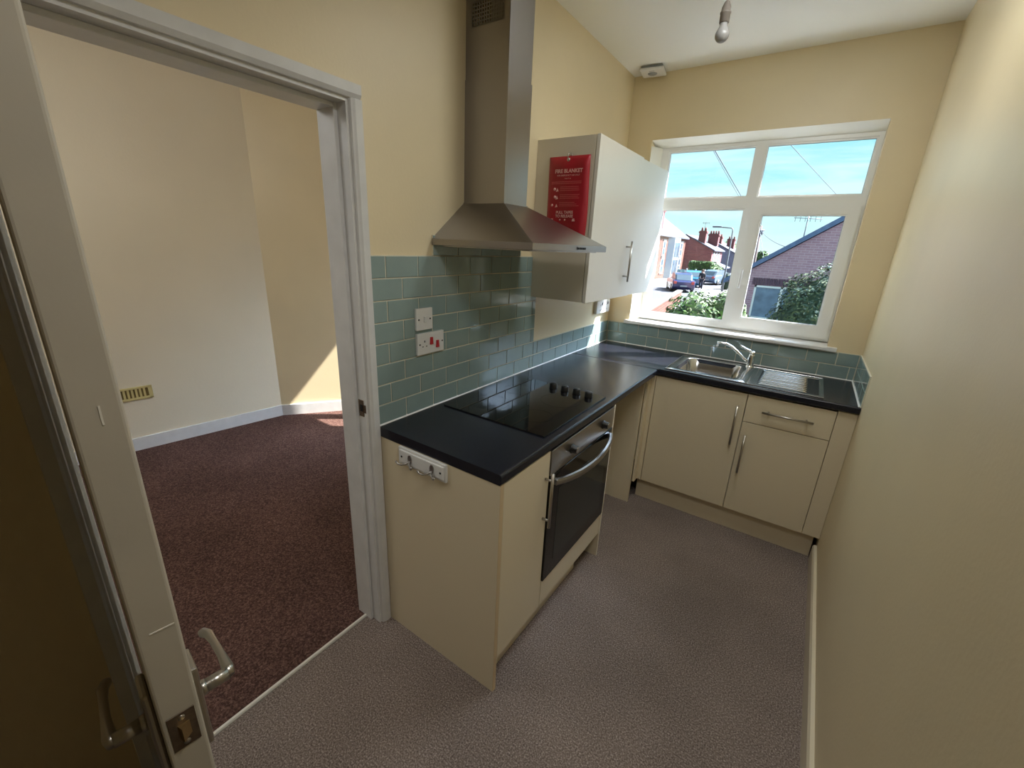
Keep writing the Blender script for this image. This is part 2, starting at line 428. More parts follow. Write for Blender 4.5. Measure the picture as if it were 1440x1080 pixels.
# ------------------------------------------------------------------ tiles
def tile_panel(name, label, rects, frame, parent=None):
    """rects: (u0,u1,v0,v1) per tile; frame(u,v,w) -> world; grout backing"""
    b = B(); rnd = random.Random(3)
    for (u0, u1, v0, v1) in rects:
        if u1-u0 < .006: continue
        g = .0022; e = .0012; tt = .0085
        tl = [rnd.uniform(-.0005, .0005) for _ in range(4)]
        a0, a1, c0, c1 = u0+g, u1-g, v0+g, v1-g
        base = [frame(a0, c0, .002), frame(a1, c0, .002), frame(a1, c1, .002), frame(a0, c1, .002)]
        mid = [frame(a0, c0, tt-e+tl[0]), frame(a1, c0, tt-e+tl[1]), frame(a1, c1, tt-e+tl[2]), frame(a0, c1, tt-e+tl[3])]
        top = [frame(a0+e, c0+e, tt+tl[0]), frame(a1-e, c0+e, tt+tl[1]), frame(a1-e, c1-e, tt+tl[2]), frame(a0+e, c1-e, tt+tl[3])]
        b.loft([base, mid, top], M['tile'])
    return b
def rows(u0, u1, z0, n, offs, pw=.1505, ph=.0765, start=0):
    out = []
    for r in range(n):
        k = offs[(r+start) % 2]; x = k - pw*math.ceil((k-u0)/pw) if k > u0 else k
        while x < u1:
            a, c = max(u0, x), min(u1, x+pw)
            if c-a > .006: out.append((a, c, z0+r*ph, z0+(r+1)*ph))
            x += pw
    return out
Z0 = .912; PH = .0765
FL = lambda u, v, w: (w, u, v)           # on the left wall
FW = lambda u, v, w: (u, L-w, v)         # on the window wall
FR = lambda u, v, w: (Wd-w, u, v)        # on the right wall
TR = rows(.7225, 1.800, Z0, 8, (.861, .789)) + rows(1.800, L-.009, Z0, 2, (.861, .789)) + rows(1.02, 1.63, Z0+8*PH, 1, (.861, .789))
b = tile_panel('', '', TR, FL)
sp = b.build('tiled_splashback', None)
tag(sp, 'sage green tiled splashback on the long wall behind the hob', 'splashback')
b = B(); b.box(0, .0058, .722, 1.800, Z0-.004, Z0+8*PH+.001); b.box(0, .0058, 1.8, L-.009, Z0-.004, Z0+2*PH+.002); b.box(0, .0058, 1.02, 1.63, Z0+8*PH, Z0+9*PH)
b.build('grout', M['grout'], sp)
B().prism([(.004, .9105), (.013, .9105), (.004, .9195)], 'y', .7215, L-.008).build('sealant', M['sealant'], sp)
TW = rows(.0095, Wd-.0095, Z0, 2, (.167, .245), pw=.149)
TW = [(a, c, z, (min(t, 1.0605) if (a < 1.425 and t > 1.04) else t)) for a, c, z, t in TW]
sw = tile_panel('', '', TW, FW).build('tiled_splashback', None)
tag(sw, 'low sage green tile strip under the window sill', 'splashback')
b = B(); b.box(0, Wd, L-.0058, L, Z0-.004, Z0+2*PH+.001); b.build('grout', M['grout'], sw)
B().prism([(L-.004, .9105), (L-.013, .9105), (L-.004, .9185)], 'x', .008, Wd-.008).build('sealant', M['sealant'], sw)
sr = tile_panel('', '', rows(2.318, L-.009, Z0, 2, (2.43, 2.355)), FR).build('tiled_splashback', None)
tag(sr, 'short two-row sage green tile return beside the drainer end', 'splashback')
b = B(); b.box(Wd-.0058, Wd, 2.317, L, Z0-.004, Z0+2*PH+.001); b.build('grout', M['grout'], sr)
B().prism([(Wd-.004, .9105), (Wd-.014, .9105), (Wd-.004, .920)], 'y', 2.317, L-.008).build('sealant', M['sealant'], sr)

# ------------------------------------------------------------------ worktop
WT0, WT1 = .872, .910
def bull(x0, x1):   # cross-section (depth, z) with rolled front edge at x1
    r = .010; pts = [(x0, WT0), (x1-.006, WT0), (x1, WT0+.006)]
    for i in range(6):
        a = i/5*PI/2; pts.append((x1-r+r*math.cos(a), WT1-r+r*math.sin(a)))
    pts.append((x0, WT1)); return pts
wt = thing('worktop', (.3, 1.5, WT0), 'black laminate worktop running from the doorway round to the sink', 'worktop')
SX0, SX1, SY0, SY1 = .655, .985, 2.400, 2.765     # bowl cut-out
b = B(); b.prism(bull(.0, .578), 'y', .722, 2.302); b.build('long_run', M['worktop'], wt)
b = B()
YF = 2.318; YR = L-.001
b.prism([(YR-(x-0), z) for x, z in bull(YR-(SY0), YR-YF)], 'x', .578, Wd-.001)        # front strip, rolled edge towards the room
b.box(0, .578, 2.3035, SY0, WT0, WT1)
b.box(0, SX0, SY0, YR, WT0, WT1); b.box(SX1, Wd-.001, SY0, YR, WT0, WT1); b.box(SX0, SX1, SY1, YR, WT0, WT1)
b.build('sink_run', M['worktop'], wt)
box(.01, .585, 2.3010, 2.3045, WT1-.002, WT1+.0014).build('joint_strip', M['black'], wt)

# ------------------------------------------------------------------ bar handle
def bar_handle(p0, p1, out, parent, r=.006, name='handle', so=.03, inset=.03):
    """p0,p1: ends of bar on the door face; out: outward unit vector"""
    p0, p1, out = Vector(p0), Vector(p1), Vector(out); d = (p1-p0).normalized()
    b = B(); b.cyl(p0+out*so, r, (p1-p0).length, d, 14)
    for q in (p0+d*inset, p1-d*inset): b.cyl(q, r*.8, so, out, 12)
    o = b.build(name, M['satin'], parent); o['label'] = 'satin nickel bar handle'; return o

# ------------------------------------------------------------------ base units along the left wall
FX = .574
cb = thing('base_cabinet', (.3, .88, 0), 'narrow cream base cabinet beside the doorway with coat hooks on its side', 'cabinet')
B().box(0.0, FX, .7235, .7415, 0, WT0, .0007).build('end_panel', M['unit'], cb)
box(FX, FX+.0012, .7238, .7412, 0, WT0).build('edge_band', M['unit_edge'], cb)
b = B(); b.box(.01, FX-.02, .742, .757, .15, WT0-.001); b.box(.01, FX-.02, 1.02, 1.036, .15, WT0-.001); b.box(.01, FX-.02, .757, 1.02, .15, .166); b.box(.01, .02, .757, 1.02, .166, WT0-.001)
b.build('carcass', M['unit_in'], cb)
dr = B().box(FX-.018, FX, .7445, 1.037, .146, WT0-.004, .0015).build('door', M['unit'], cb)
bar_handle((FX, 1.010, .565), (FX, 1.010, .795), (1, 0, 0), dr)
box(.505, .520, .742, 1.04, .0, .149).build('plinth', M['unit'], cb)

oh = thing('oven_housing', (.3, 1.34, 0), 'cream housing around the built-in oven with a thin side panel', 'cabinet')
B().box(0.02, FX+.001, 1.6455, 1.662, 0, WT0, .0007).build('side_panel', M['unit'], oh)
box(FX+.001, FX+.002, 1.646, 1.6615, 0, WT0).build('edge_band', M['unit_in'], oh)
b = B(); b.box(.01, FX-.021, 1.0375, 1.0435, .15, WT0-.001); b.box(.01, FX-.021, 1.0435, 1.645, .25, .268); b.box(.01, .02, 1.0435, 1.645, .268, WT0-.001)
b.build('carcass', M['unit_in'], oh)
B().box(FX-.018, FX, 1.0405, 1.6435, .146, .270, .0015).build('filler_panel', M['unit'], oh)
box(.505, .520, 1.0405, 1.49, .0, .149).build('plinth', M['unit'], oh)

ov = thing('built_in_oven', (.3, 1.34, .275), 'built-in single oven, steel control strip over black glass door', 'oven')
b = B(); b.box(.05, FX-.022, 1.048, 1.640, .272, .864); b.build('casing', M['black'], ov)
fa = B().box(FX-.022, FX+.004, 1.042, 1.6425, .762, .867, .0015).build('fascia', M['steel'], ov)
for ky in (1.207, 1.520):
    b = B(); b.lathe((FX+.004, ky, .814), [(.020, 0), (.020, .003), (.0165, .005), (.0155, .024), (.0135, .026)], 'x', 28)
    kb = b.build('knob', M['black'], fa); kb['label'] = 'black and steel oven knob'
    b = B(); b.lathe((FX+.030, ky, .814), [(.0135, 0), (.0135, .001), (.010, .0018)], 'x', 24); b.build('knob_cap', M['steel'], kb)
b = B()
for i in range(5): b.box(FX+.0041, FX+.0044, 1.34+i*.012, 1.345+i*.012, .800, .806)
build_each(b, 'marking', M['greyplate'], fa)
od = B().box(FX-.022, FX+.006, 1.042, 1.6425, .274, .759, .002).build('door', M['ovenglass'], ov)
B().box(FX+.0062, FX+.0068, 1.115, 1.588, .340, .680).build('oven_window', M['ovenwin'], od)
# bowed handle
b = B(); pts = []
N_ = 14
for i in range(N_+1):
    t = i/N_; y = 1.070+t*.545; k = 1-(2*t-1)**2
    pts.append((FX+.012+.048*k**.8, y, .728-.010*k))
rings = []
for i, p in enumerate(pts):
    a = Vector(pts[max(0, i-1)]); c = Vector(pts[min(N_, i+1)]); d = (c-a).normalized(); n = Vector((d.y, -d.x, 0)).normalized(); p = Vector(p)
    h = .013
    rings.append([p-n*.006+Vector((0, 0, -h)), p+n*.004+Vector((0, 0, -h)), p+n*.007+Vector((0, 0, -h*.4)), p+n*.007+Vector((0, 0, h*.4)), p+n*.004+Vector((0, 0, h)), p-n*.006+Vector((0, 0, h))])
b.loft(rings); b.box(FX+.005, FX+.02, 1.066, 1.084, .716, .740, .002); b.box(FX+.005, FX+.02, 1.600, 1.618, .716, .740, .002)
ohn = b.build('handle', M['steel'], od); ohn['label'] = 'bowed steel oven handle'

# ------------------------------------------------------------------ hob
hb = thing('hob', (.3, 1.33, WT1), 'black glass hob with four knobs set in the worktop', 'hob')
B().box(.040, .541, 1.038, 1.612, WT1+.0005, WT1+.0055, .002).build('glass_top', M['hobglass'], hb)
b = B()
for cx, cy, r in ((.17, 1.19, .09), (.41, 1.19, .07), (.17, 1.42, .07), (.40, 1.42, .09)):
    seg = 40; v0 = [b.bm.verts.new((cx+math.cos(2*PI*i/seg)*r, cy+math.sin(2*PI*i/seg)*r, WT1+.0058)) for i in range(seg)]
    v1 = [b.bm.verts.new((cx+math.cos(2*PI*i/seg)*(r-.0012), cy+math.sin(2*PI*i/seg)*(r-.0012), WT1+.0058)) for i in range(seg)]
    for i in range(seg): b.bm.faces.new((v0[i], v0[(i+1) % seg], v1[(i+1) % seg], v1[i]))
build_each(b, 'zone_ring', M['ovenwin'], hb)
for kx in (.286, .350, .413, .476):
    b = B(); b.lathe((kx, 1.556, WT1+.0055), [(.0195, 0), (.0195, .003), (.0185, .006), (.0175, .022), (.0155, .024)], 'z', 28)
    b.build('knob', M['black'], hb)

# ------------------------------------------------------------------ sink run cabinets
FY = 2.332
sc_ = thing('sink_cabinet', (.6, 2.6, 0), 'wide cream cabinet under the sink bowl in the corner', 'cabinet')
b = B(); b.box(.53, 1.062, FY+.020, FY+.036, .152, .856); b.box(.575, .59, FY+.036, L-.02, .152, .70); b.box(1.05, 1.068, FY+.021, L-.02, .152, .70); b.box(.575, 1.068, FY+.021, L-.02, .152, .168)
b.build('carcass', M['unit_in'], sc_)
B().box(.0, .527, 2.255, 2.273, 0, WT0-.001, .001).build('return_panel', M['unit'], sc_)
B().box(.530, .545, 2.274, FY+.018, .150, WT0-.001, .001).box(.545, .568, FY-.004, FY+.018, .150, WT0-.001, .001).build('corner_post', M['unit'], sc_)
d1 = B().box(.5715, 1.0665, FY, FY+.018, .150, .862, .0015).build('door', M['unit'], sc_)
bar_handle((1.033, FY, .560), (1.033, FY, .792), (0, -1, 0), d1)
dc = thing('drawer_cabinet', (1.27, 2.6, 0), 'cream cabinet with one drawer over a door under the draining board', 'cabinet')
b = B(); b.box(1.0685, 1.084, FY+.020, L-.02, .152, .862); b.box(1.452, 1.467, FY+.020, L-.02, .152, .862); b.box(1.084, 1.452, FY+.02, L-.02, .152, .168); b.box(1.084, 1.452, L-.03, L-.02, .168, .862)
b.build('carcass', M['unit_in'], dc)
d2 = B().box(1.0705, 1.4645, FY, FY+.018, .706, .862, .0015).build('drawer', M['unit'], dc)
bar_handle((1.152, FY, .785), (1.383, FY, .785), (0, -1, 0), d2)
d3 = B().box(1.0705, 1.4645, FY, FY+.018, .150, .702, .0015).build('door', M['unit'], dc)
bar_handle((1.100, FY, .405), (1.100, FY, .636), (0, -1, 0), d3)
fp = B().box(1.4675, Wd-.001, FY+.003, FY+.021, .150, .868, .001).build('filler_panel', M['unit'])
tag(fp, 'plain narrow cream filler strip beside the drawer cabinet', 'filler panel')
pb = B().box(.536, Wd-.02, 2.378, 2.394, .0, .149, .001).build('plinth_board', M['unit'])
tag(pb, 'cream plinth board along the floor below the sink cabinets', 'plinth')

# ------------------------------------------------------------------ sink and tap
sk = thing('kitchen_sink', (1.0, 2.58, WT1), 'stainless steel inset sink with a deep bowl and ribbed drainer', 'sink')
def rrect(x0, x1, y0, y1, r, z, n=6):
    out = []
    for cx, cy, a0 in ((x1-r, y1-r, 0), (x0+r, y1-r, PI/2), (x0+r, y0+r, PI), (x1-r, y0+r, 1.5*PI)):
        for i in range(n+1):
            a = a0+i/n*PI/2; out.append((cx+r*math.cos(a), cy+r*math.sin(a), z))
    return out
KX0, KX1, KY0, KY1 = .606, 1.396, 2.352, 2.800
b = B(); zt = WT1+.004
# rim ring around the bowl
outer = rrect(KX0, 1.045, KY0+.0, KY1, .004, zt); 
bowl = [rrect(.648, .990, 2.393, 2.772, .07, zt), rrect(.652, .986, 2.397, 2.768, .066, zt-.004), rrect(.664, .974, 2.409, 2.756, .06, zt-.10),
        rrect(.675, .963, 2.420, 2.745, .055, zt-.138), rrect(.70, .938, 2.445, 2.72, .05, zt-.146)]
b.loft([outer]+bowl, None, False, None, True)
bot = [b.bm.verts.new(p) for p in rrect(.70, .938, 2.445, 2.72, .05, zt-.146)]; b.bm.faces.new(bot)
bw = b.build('bowl', M['steel_sink'], sk)
sol = bw.modifiers.new('thickness', 'SOLIDIFY'); sol.thickness = .0012; sol.offset = -1
b = B(); b.lathe((.82, 2.585, zt-.1455), [(.035, 0), (.035, .0015), (.028, .001), (.024, -.001)], 'z', 24); b.build('waste', M['chrome'], sk)
# drainer: ribbed sheet
b = B(); nx, ny = 50, 128; X0, X1 = 1.045, KX1; grid = []
for i in range(nx+1):
    row = []
    for j in range(ny+1):
        x = X0+(X1-X0)*i/nx; y = KY0+(KY1-KY0)*j/ny
        inx = min(max((x-1.075)/.02, 0), 1)*min(max((1.385-x)/.012, 0), 1); iny = min(max((y-2.385)/.012, 0), 1)*min(max((2.770-y)/.012, 0), 1)
        z = zt - .006*inx*iny
        rib = min(max((x-1.090)/.02, 0), 1)*min(max((1.330-x)/.02, 0), 1)*min(max((y-2.40)/.01, 0), 1)*min(max((2.755-y)/.01, 0), 1)
        ph = (y-2.420)/.040; z += .008*rib*max(0, math.cos(2*PI*ph))**1.5
        row.append(b.bm.verts.new((x, y, z)))
    grid.append(row)
for i in range(nx):
    for j in range(ny): b.bm.faces.new((grid[i][j], grid[i+1][j], grid[i+1][j+1], grid[i][j+1]))
b.build('drainer', M['steel_sink'], sk, True)
b = B()
b.box(KX0, KX1, KY0-.001, KY0+.004, WT1+.0005, zt+.001, .001); b.box(KX0, KX1, KY1-.004, KY1+.001, WT1+.0005, zt+.001, .001)
b.box(KX0-.001, KX0+.004, KY0, KY1, WT1+.0005, zt+.001, .001); b.box(KX1-.004, KX1+.001, KY0, KY1, WT1+.0005, zt+.001, .001)
b.build('rim', M['steel_sink'], sk)
tp = thing('mixer_tap', (1.015, 2.765, zt), 'chrome single-lever mixer tap standing at the back of the sink', 'tap')
TX, TY = 1.012, 2.772
b = B(); b.lathe((TX, TY, zt), [(.026, 0), (.026, .004), (.021, .008), (.020, .012), (.0205, .060), (.0185, .075), (.0165, .082)], 'z', 28)
b.build('body', M['chrome'], tp)
b = B(); b.tube([(TX-.012, TY-.001, zt+.030), (TX-.045, TY-.004, zt+.050), (TX-.085, TY-.008, zt+.085), (TX-.120, TY-.012, zt+.110), (TX-.150, TY-.016, zt+.124), (TX-.180, TY-.019, zt+.129), (TX-.200, TY-.021, zt+.127), (TX-.203, TY-.021, zt+.104)], [.010, .0098, .0095, .0092, .009, .009, .0095, .0085], 14)
b.build('spout', M['chrome'], tp)
b = B(); b.lathe((TX, TY, zt+.081), [(.0165, 0), (.018, .003), (.018, .014), (.010, .021)], 'z', 24)
b.tube([(TX, TY, zt+.096), (TX-.025, TY-.006, zt+.104), (TX-.055, TY-.013, zt+.118), (TX-.075, TY-.018, zt+.130)], [.010, .0075, .006, .0055], 12)
b.build('lever', M['chrome'], tp)

# ------------------------------------------------------------------ extractor hood
hd = thing('extractor_hood', (.2, 1.32, 1.56), 'stainless steel chimney extractor hood over the hob', 'extractor hood')
y0, y1, x1 = 1.020, 1.622, .455
cy0, cy1, cx1 = 1.205, 1.362, .200
b = B(); lip0, lip1 = 1.564, 1.588
R_ = lambda xa, xb, ya, yb, z: [(xa, ya, z), (xb, ya, z), (xb, yb, z), (xa, yb, z)]
b.loft([R_(.001, x1, y0, y1, lip1), R_(.001, cx1+.004, cy0-.004, cy1+.004, 1.727), R_(.001, cx1+.004, cy0-.004, cy1+.004, 1.731)], None)
b.build('canopy', M['steel_hood'], hd)
B().box(.001, x1+.002, y0-.002, y1+.002, lip0, lip1-.0003, .0015).build('lip', M['steel_hood'], hd)
box(.03, x1-.03, y0+.03, y1-.03, lip0-.004, lip0-.0001).build('filter', M['steel'], hd)
ct = B(); ct.box(.001, cx1, cy0, cy1, 1.731, 2.155); ct.build('lower_chimney', M['steel_hood'], hd)
# upper chimney with perforations on its near face
b = B(); ux, uy0, uy1 = cx1-.003, cy0+.003, cy1-.003; z0, z1 = 2.155, 2.642
b.box(.001, ux, uy1-.001, uy1, z0, z1); b.box(ux-.001, ux, uy0, uy1, z0, z1)
px0, px1, pz0, pz1 = .030, .172, 2.315, 2.385
b.box(.001, ux, uy0, uy0+.001, z0, pz0); b.box(.001, ux, uy0, uy0+.001, pz1, z1)
b.box(.001, px0, uy0, uy0+.001, pz0, pz1); b.box(px1, ux, uy0, uy0+.001, pz0, pz1)
n = 13; m_ = 6
for i in range(n+1):
    x = px0+(px1-px0)*i/n; b.box(x-.0022, x+.0022, uy0, uy0+.001, pz0, pz1)
for j in range(m_+1):
    z = pz0+(pz1-pz0)*j/m_; b.box(px0, px1, uy0, uy0+.001, z-.0022, z+.0022)
b.build('upper_chimney', M['steel_hood'], hd)
b = B()
for i in range(5):
    b.cyl((x1+.002, 1.352+i*.0145, 1.576), .0042, .003, 'x', 14)
b.box(x1+.0015, x1+.0035, 1.338, 1.346, 1.571, 1.581)
build_each(b, 'button', M['black'], hd, 'small black control button')

# ------------------------------------------------------------------ wall cabinet
wc = thing('wall_cabinet', (.16, 2.26, 1.325), 'pale two-door wall cabinet between the hood and the window', 'cabinet')
cy0_, cy1_, cz0, cz1 = 1.742, 2.790, 1.320, 2.060
b = B(); b.box(.001, .306, cy0_, cy0_+.017, cz0, cz1); b.build('side_panel', M['unit_side'], wc)
b = B(); b.box(.001, .306, cy1_-.017, cy1_, cz0, cz1); b.build('side_panel', M['unit_side'], wc)
b = B(); b.box(.001, .306, cy0_+.017, cy1_-.017, cz0+.0, cz0+.017); b.box(.001, .306, cy0_+.017, cy1_-.017, cz1-.017, cz1); b.box(.001, .010, cy0_+.017, cy1_-.017, cz0+.017, cz1-.017)
b.build('carcass', M['unit_in'], wc)
w1 = B().box(.3085, .3265, cy0_, 2.325, cz0-.002, cz1+.002, .0015).build('door', M['unit_gloss'], wc)
bar_handle((.3265, 2.215, 1.405), (.3265, 2.215, 1.625), (1, 0, 0), w1)
B().box(.3085, .3265, 2.330, cy1_+.002, cz0-.002, cz1+.002, .0015, mtx=Matrix.Translation((.3085, cy1_, 0)) @ Matrix.Rotation(math.radians(-1.3), 4, 'Z') @ Matrix.Translation((-.3085, -cy1_, 0))).build('door', M['unit_gloss'], wc)

# ------------------------------------------------------------------ fire blanket
def text_mesh(s, size, name, m, parent, mtx, ext=.0002, bold=0):
    cu = bpy.data.curves.new(name, 'FONT'); cu.body = s; cu.size = size; cu.align_x = 'CENTER'; cu.align_y = 'CENTER'; cu.extrude = ext; cu.offset = bold
    o = bpy.data.objects.new(name, cu); C.objects.link(o)
    dg = bpy.context.evaluated_depsgraph_get(); me = bpy.data.meshes.new_from_object(o.evaluated_get(dg)); bpy.data.objects.remove(o)
    me.name = name; me.materials.clear(); me.materials.append(m)
    q = bpy.data.objects.new(name, me); C.objects.link(q); attach(q, parent, mtx)
    return q
fb = thing('fire_blanket', (.186, 1.735, 1.98), 'red fire blanket pouch hanging from a hook on the wall cabinet side', 'fire blanket')
b = B(); nu, nv = 18, 24; fx0, fx1, fz0, fz1 = .078, .292, 1.600, 1.980
def pouch(u, v, back=False):
    e = min(u, 1-u, v, 1-v); k = min(e/.09, 1); k = k*k*(3-2*k)
    w = .014*k + .0025*math.sin(u*9+v*5)*k
    return (fx0+(fx1-fx0)*u+.004*math.sin(v*5)*(1 if u > .5 else .3), cy0_-(.003 if back else .005+w), fz0+(fz1-fz0)*v)
F = [[b.bm.verts.new(pouch(i/nu, j/nv)) for j in range(nv+1)] for i in range(nu+1)]
K = [[b.bm.verts.new(pouch(i/nu, j/nv, True)) for j in range(nv+1)] for i in range(nu+1)]
for i in range(nu):
    for j in range(nv):
        b.bm.faces.new((F[i][j], F[i+1][j], F[i+1][j+1], F[i][j+1])); b.bm.faces.new((K[i][j], K[i][j+1], K[i+1][j+1], K[i+1][j]))
for i in range(nu):
    b.bm.faces.new((F[i][0], K[i][0], K[i+1][0], F[i+1][0])); b.bm.faces.new((F[i][nv], F[i+1][nv], K[i+1][nv], K[i][nv]))
for j in range(nv):
    b.bm.faces.new((F[0][j], F[0][j+1], K[0][j+1], K[0][j])); b.bm.faces.new((F[nu][j], K[nu][j], K[nu][j+1], F[nu][j+1]))
b.build('pouch', M['redcloth'], fb, True)
def TM(x, z, y=cy0_-.0225): return Matrix.Translation((x, y, z)) @ Matrix.Rotation(PI/2, 4, 'X')
cxm = .183
text_mesh('FIRE BLANKET', .0225, 'lettering', M['pinkprint'], fb, TM(.191, 1.914), bold=.0006)
text_mesh('FOR EMERGENCY USE ONLY', .0092, 'lettering', M['pinkprint'], fb, TM(.191, 1.896))
text_mesh('1 m x 1 m', .008, 'lettering', M['pinkprint'], fb, TM(.188, 1.883))
text_mesh('PULL TAPES', .0175, 'lettering', M['pinkprint'], fb, TM(.184, 1.735), bold=.0004)
text_mesh('TO RELEASE', .0175, 'lettering', M['pinkprint'], fb, TM(.184, 1.7185), bold=.0004)
b = B(); rnd = random.Random(5)
yf = cy0_-.0225
for z in (1.868, 1.861): b.box(cxm-.078, cxm+.078, yf-.0002, yf, z, z+.0022)
for blk in (1.846, 1.812, 1.778):
    for k in range(3): b.box(cxm-.030, cxm+rnd.uniform(.05, .075), yf-.0002, yf, blk-k*.0075, blk-k*.0075+.002)
b.build('instructions', M['dimprint'], fb)
b = B()
for z, s_ in ((1.838, .011), (1.804, .011), (1.768, .010)):
    b.cyl((cxm-.062+rnd.uniform(-.008, .008), yf, z), s_*.6, .0003, (0, -1, 0), 10)
    b.prism([(cxm-.052, z-s_), (cxm-.038, z-s_*.8), (cxm-.045, z+s_*.5)], 'y', yf-.0003, yf)
for x in (cxm-.064, cxm+.052):
    b.prism([(x-.008, 1.696), (x+.008, 1.696), (x+.005, 1.708), (x-.005, 1.708)], 'y', yf-.0003, yf)
for x in (cxm-.02, cxm+.006): b.cyl((x, yf, 1.702), .004, .0003, (0, -1, 0), 10)
build_each(b, 'pictogram', M['pinkprint'], fb)
b = B(); b.cyl((.186, cy0_-.0235, 1.962), .008, .0008, (0, 1, 0), 16); b.build('eyelet', M['satin'], fb)
hk = B(); hk.cyl((.186, cy0_, 1.985), .007, .003, (0, -1, 0), 16)
hk.tube([(.186, cy0_-.002, 1.990), (.186, cy0_-.020, 1.992), (.186, cy0_-.029, 1.982), (.186, cy0_-.029, 1.968), (.186, cy0_-.024, 1.963)], .0022, 8)
tag(hk.build('hook', M['satin']), 'small metal hook on the wall cabinet side holding the fire blanket', 'hook')

# ------------------------------------------------------------------ switches and sockets (on tile face)
TF = .0088
ls = thing('light_switch', (TF, .956, 1.287), 'white single light switch on the tiles', 'light switch')
B().box(TF, TF+.011, .913, .999, 1.246, 1.331, .002).build('plate', M['plastic'], ls)
B().box(TF+.011, TF+.0155, .951, .963, 1.277, 1.299, .0012, mtx=None).build('rocker', M['plastic'], ls)
b = B()
for y in (.926, .986): b.cyl((TF+.0105, y, 1.288), .0038, .0008, 'x', 12)
build_each(b, 'screw', M['hole'], ls)
so = thing('cooker_socket', (TF, .99, 1.19), 'white cooker switch and socket with two red switches below the light switch', 'socket')
B().box(TF, TF+.012, .915, 1.061, 1.148, 1.233, .002).build('plate', M['plastic'], so)
for y, z in ((.9885, 1.199), (1.0225, 1.182)):
    b = B(); b.prism([(y-.0075, z-.0145), (y+.0075, z-.0145), (y+.005, z+.0145), (y-.005, z+.0145)], 'x', TF+.012, TF+.018)
    b.build('rocker', M['redsw'], so)['label'] = 'red rocker switch'
b = B()
b.box(TF+.0115, TF+.0124, .951, .956, 1.196, 1.204)
for y in (.9435, .9635): b.box(TF+.0115, TF+.0124, y-.003, y+.003, 1.178, 1.182)
for y in (.928, 1.052): b.cyl((TF+.0117, y, 1.190), .0036, .0008, 'x', 12)
build_each(b, 'socket_hole', M['hole'], so)
fs = thing('double_socket', (.0, 2.71, 1.18), 'white double socket in the corner under the wall cabinet', 'socket')
B().box(.0005, .024, 2.600, 2.830, 1.138, 1.228, .003).build('plate', M['plastic'], fs)
b = B()
for yc in (2.665, 2.765):
    b.box(.0238, .0246, yc-.003, yc+.003, 1.188, 1.202)
    for d in (-.014, .014): b.box(.0238, .0246, yc+d-.004, yc+d+.004, 1.160, 1.166)
    b.box(.024, .029, yc+.018, yc+.030, 1.196, 1.214)
build_each(b, 'socket_hole', M['greyplate'], fs)

# ------------------------------------------------------------------ coat hook rail on the end panel
hr = thing('hook_rail', (.24, .7235, .835), 'white board with two dark double hooks on the end panel', 'hook rail')
b = B(); y_ = .7232
b.box(.124, .356, y_-.010, y_, .803, .869, .001); b.box(.132, .348, y_-.015, y_-.009, .811, .861, .003)
b.build('board', M['plastic'], hr)
for hx in (.188, .296):
    b = B()
    prof = []
    for i in range(16):
        a = 2*PI*i/16; prof.append((hx+.0085*math.cos(a), .838+.017*math.sin(a)))
    b.prism(prof, 'y', y_-.018, y_-.0152)
    for s_ in (-1, 1):
        b.tube([(hx, y_-.018, .830), (hx+s_*.008, y_-.026, .822), (hx+s_*.022, y_-.036, .818), (hx+s_*.034, y_-.043, .822), (hx+s_*.040, y_-.045, .832)], [.0036, .0032, .003, .003, .0038], 8)
    b.build('hook', M['steel'], hr)['label'] = 'dark metal double hook'
b = B()
for x in (.145, .335): b.cyl((x, y_-.0151, .836), .004, .0008, (0, -1, 0), 12)
build_each(b, 'screw', M['hole'], hr)

# ------------------------------------------------------------------ window 1
win = thing('window_1', (.77, L+.1, WZ0), 'white four-pane kitchen window with an opening lower right sash', None); win['kind'] = 'structure'
if 'category' in win: del win['category']
FY0, FY1 = L+.095, L+.160
b = B()
ix0, ix1, iz0, iz1 = .214, 1.377, 1.100, 2.2325
b.box(ix0, ix0+.044, FY0, FY1, iz0, iz1); b.box(1.355, ix1, FY0, FY1, iz0, iz1)
b.box(ix0+.0435, 1.3555, FY0+.0004, FY1-.0004, 2.212, iz1-.0004); b.box(ix0+.0435, 1.3555, FY0+.0004, FY1-.0004, iz0+.0004, 1.146)
b.box(.780, .832, FY0+.0002, FY1-.0002, 1.1455, 2.2125); b.box(ix0+.0435, .7805, FY0-.0006, FY1+.0006, 1.856, 1.920); b.box(.8315, 1.3555, FY0-.0006, FY1+.0006, 1.856, 1.920)
b.build('window_frame', M['upvc'], win)
b = B()   # glazing beads
def beads(bb, x0, x1, z0, z1, y, w=.012, t=.012):
    bb.box(x0, x0+w, y, y+t, z0, z1); bb.box(x1-w, x1, y, y+t, z0, z1); bb.box(x0+w-.0005, x1-w+.0005, y+.0003, y+t-.0003, z0+.0002, z0+w); bb.box(x0+w-.0005, x1-w+.0005, y+.0003, y+t-.0003, z1-w, z1-.0002)
beads(b, .256, .784, 1.918, 2.214, FY0+.008); beads(b, .828, 1.359, 1.918, 2.214, FY0+.008); beads(b, .256, .784, 1.142, 1.860, FY0+.008)
b.build('glazing_bead', M['upvc'], win)
sa = B(); sx0, sx1, sz0, sz1 = .820, 1.362, 1.118, 1.868
sa.box(sx0, sx0+.058, FY0-.018, FY0+.03, sz0, sz1); sa.box(sx1-.054, sx1, FY0-.018, FY0+.03, sz0, sz1)
sa.box(sx0+.0575, sx1-.0535, FY0-.0176, FY0+.0296, sz0+.0004, sz0+.066); sa.box(sx0+.0575, sx1-.0535, FY0-.0176, FY0+.0296, sz1-.046, sz1-.0004)
sash = sa.build('sash', M['upvc'], win)
b = B(); beads(b, sx0+.054, sx1-.050, sz0+.062, sz1-.042, FY0-.012); b.build('glazing_bead', M['upvc'], sash)
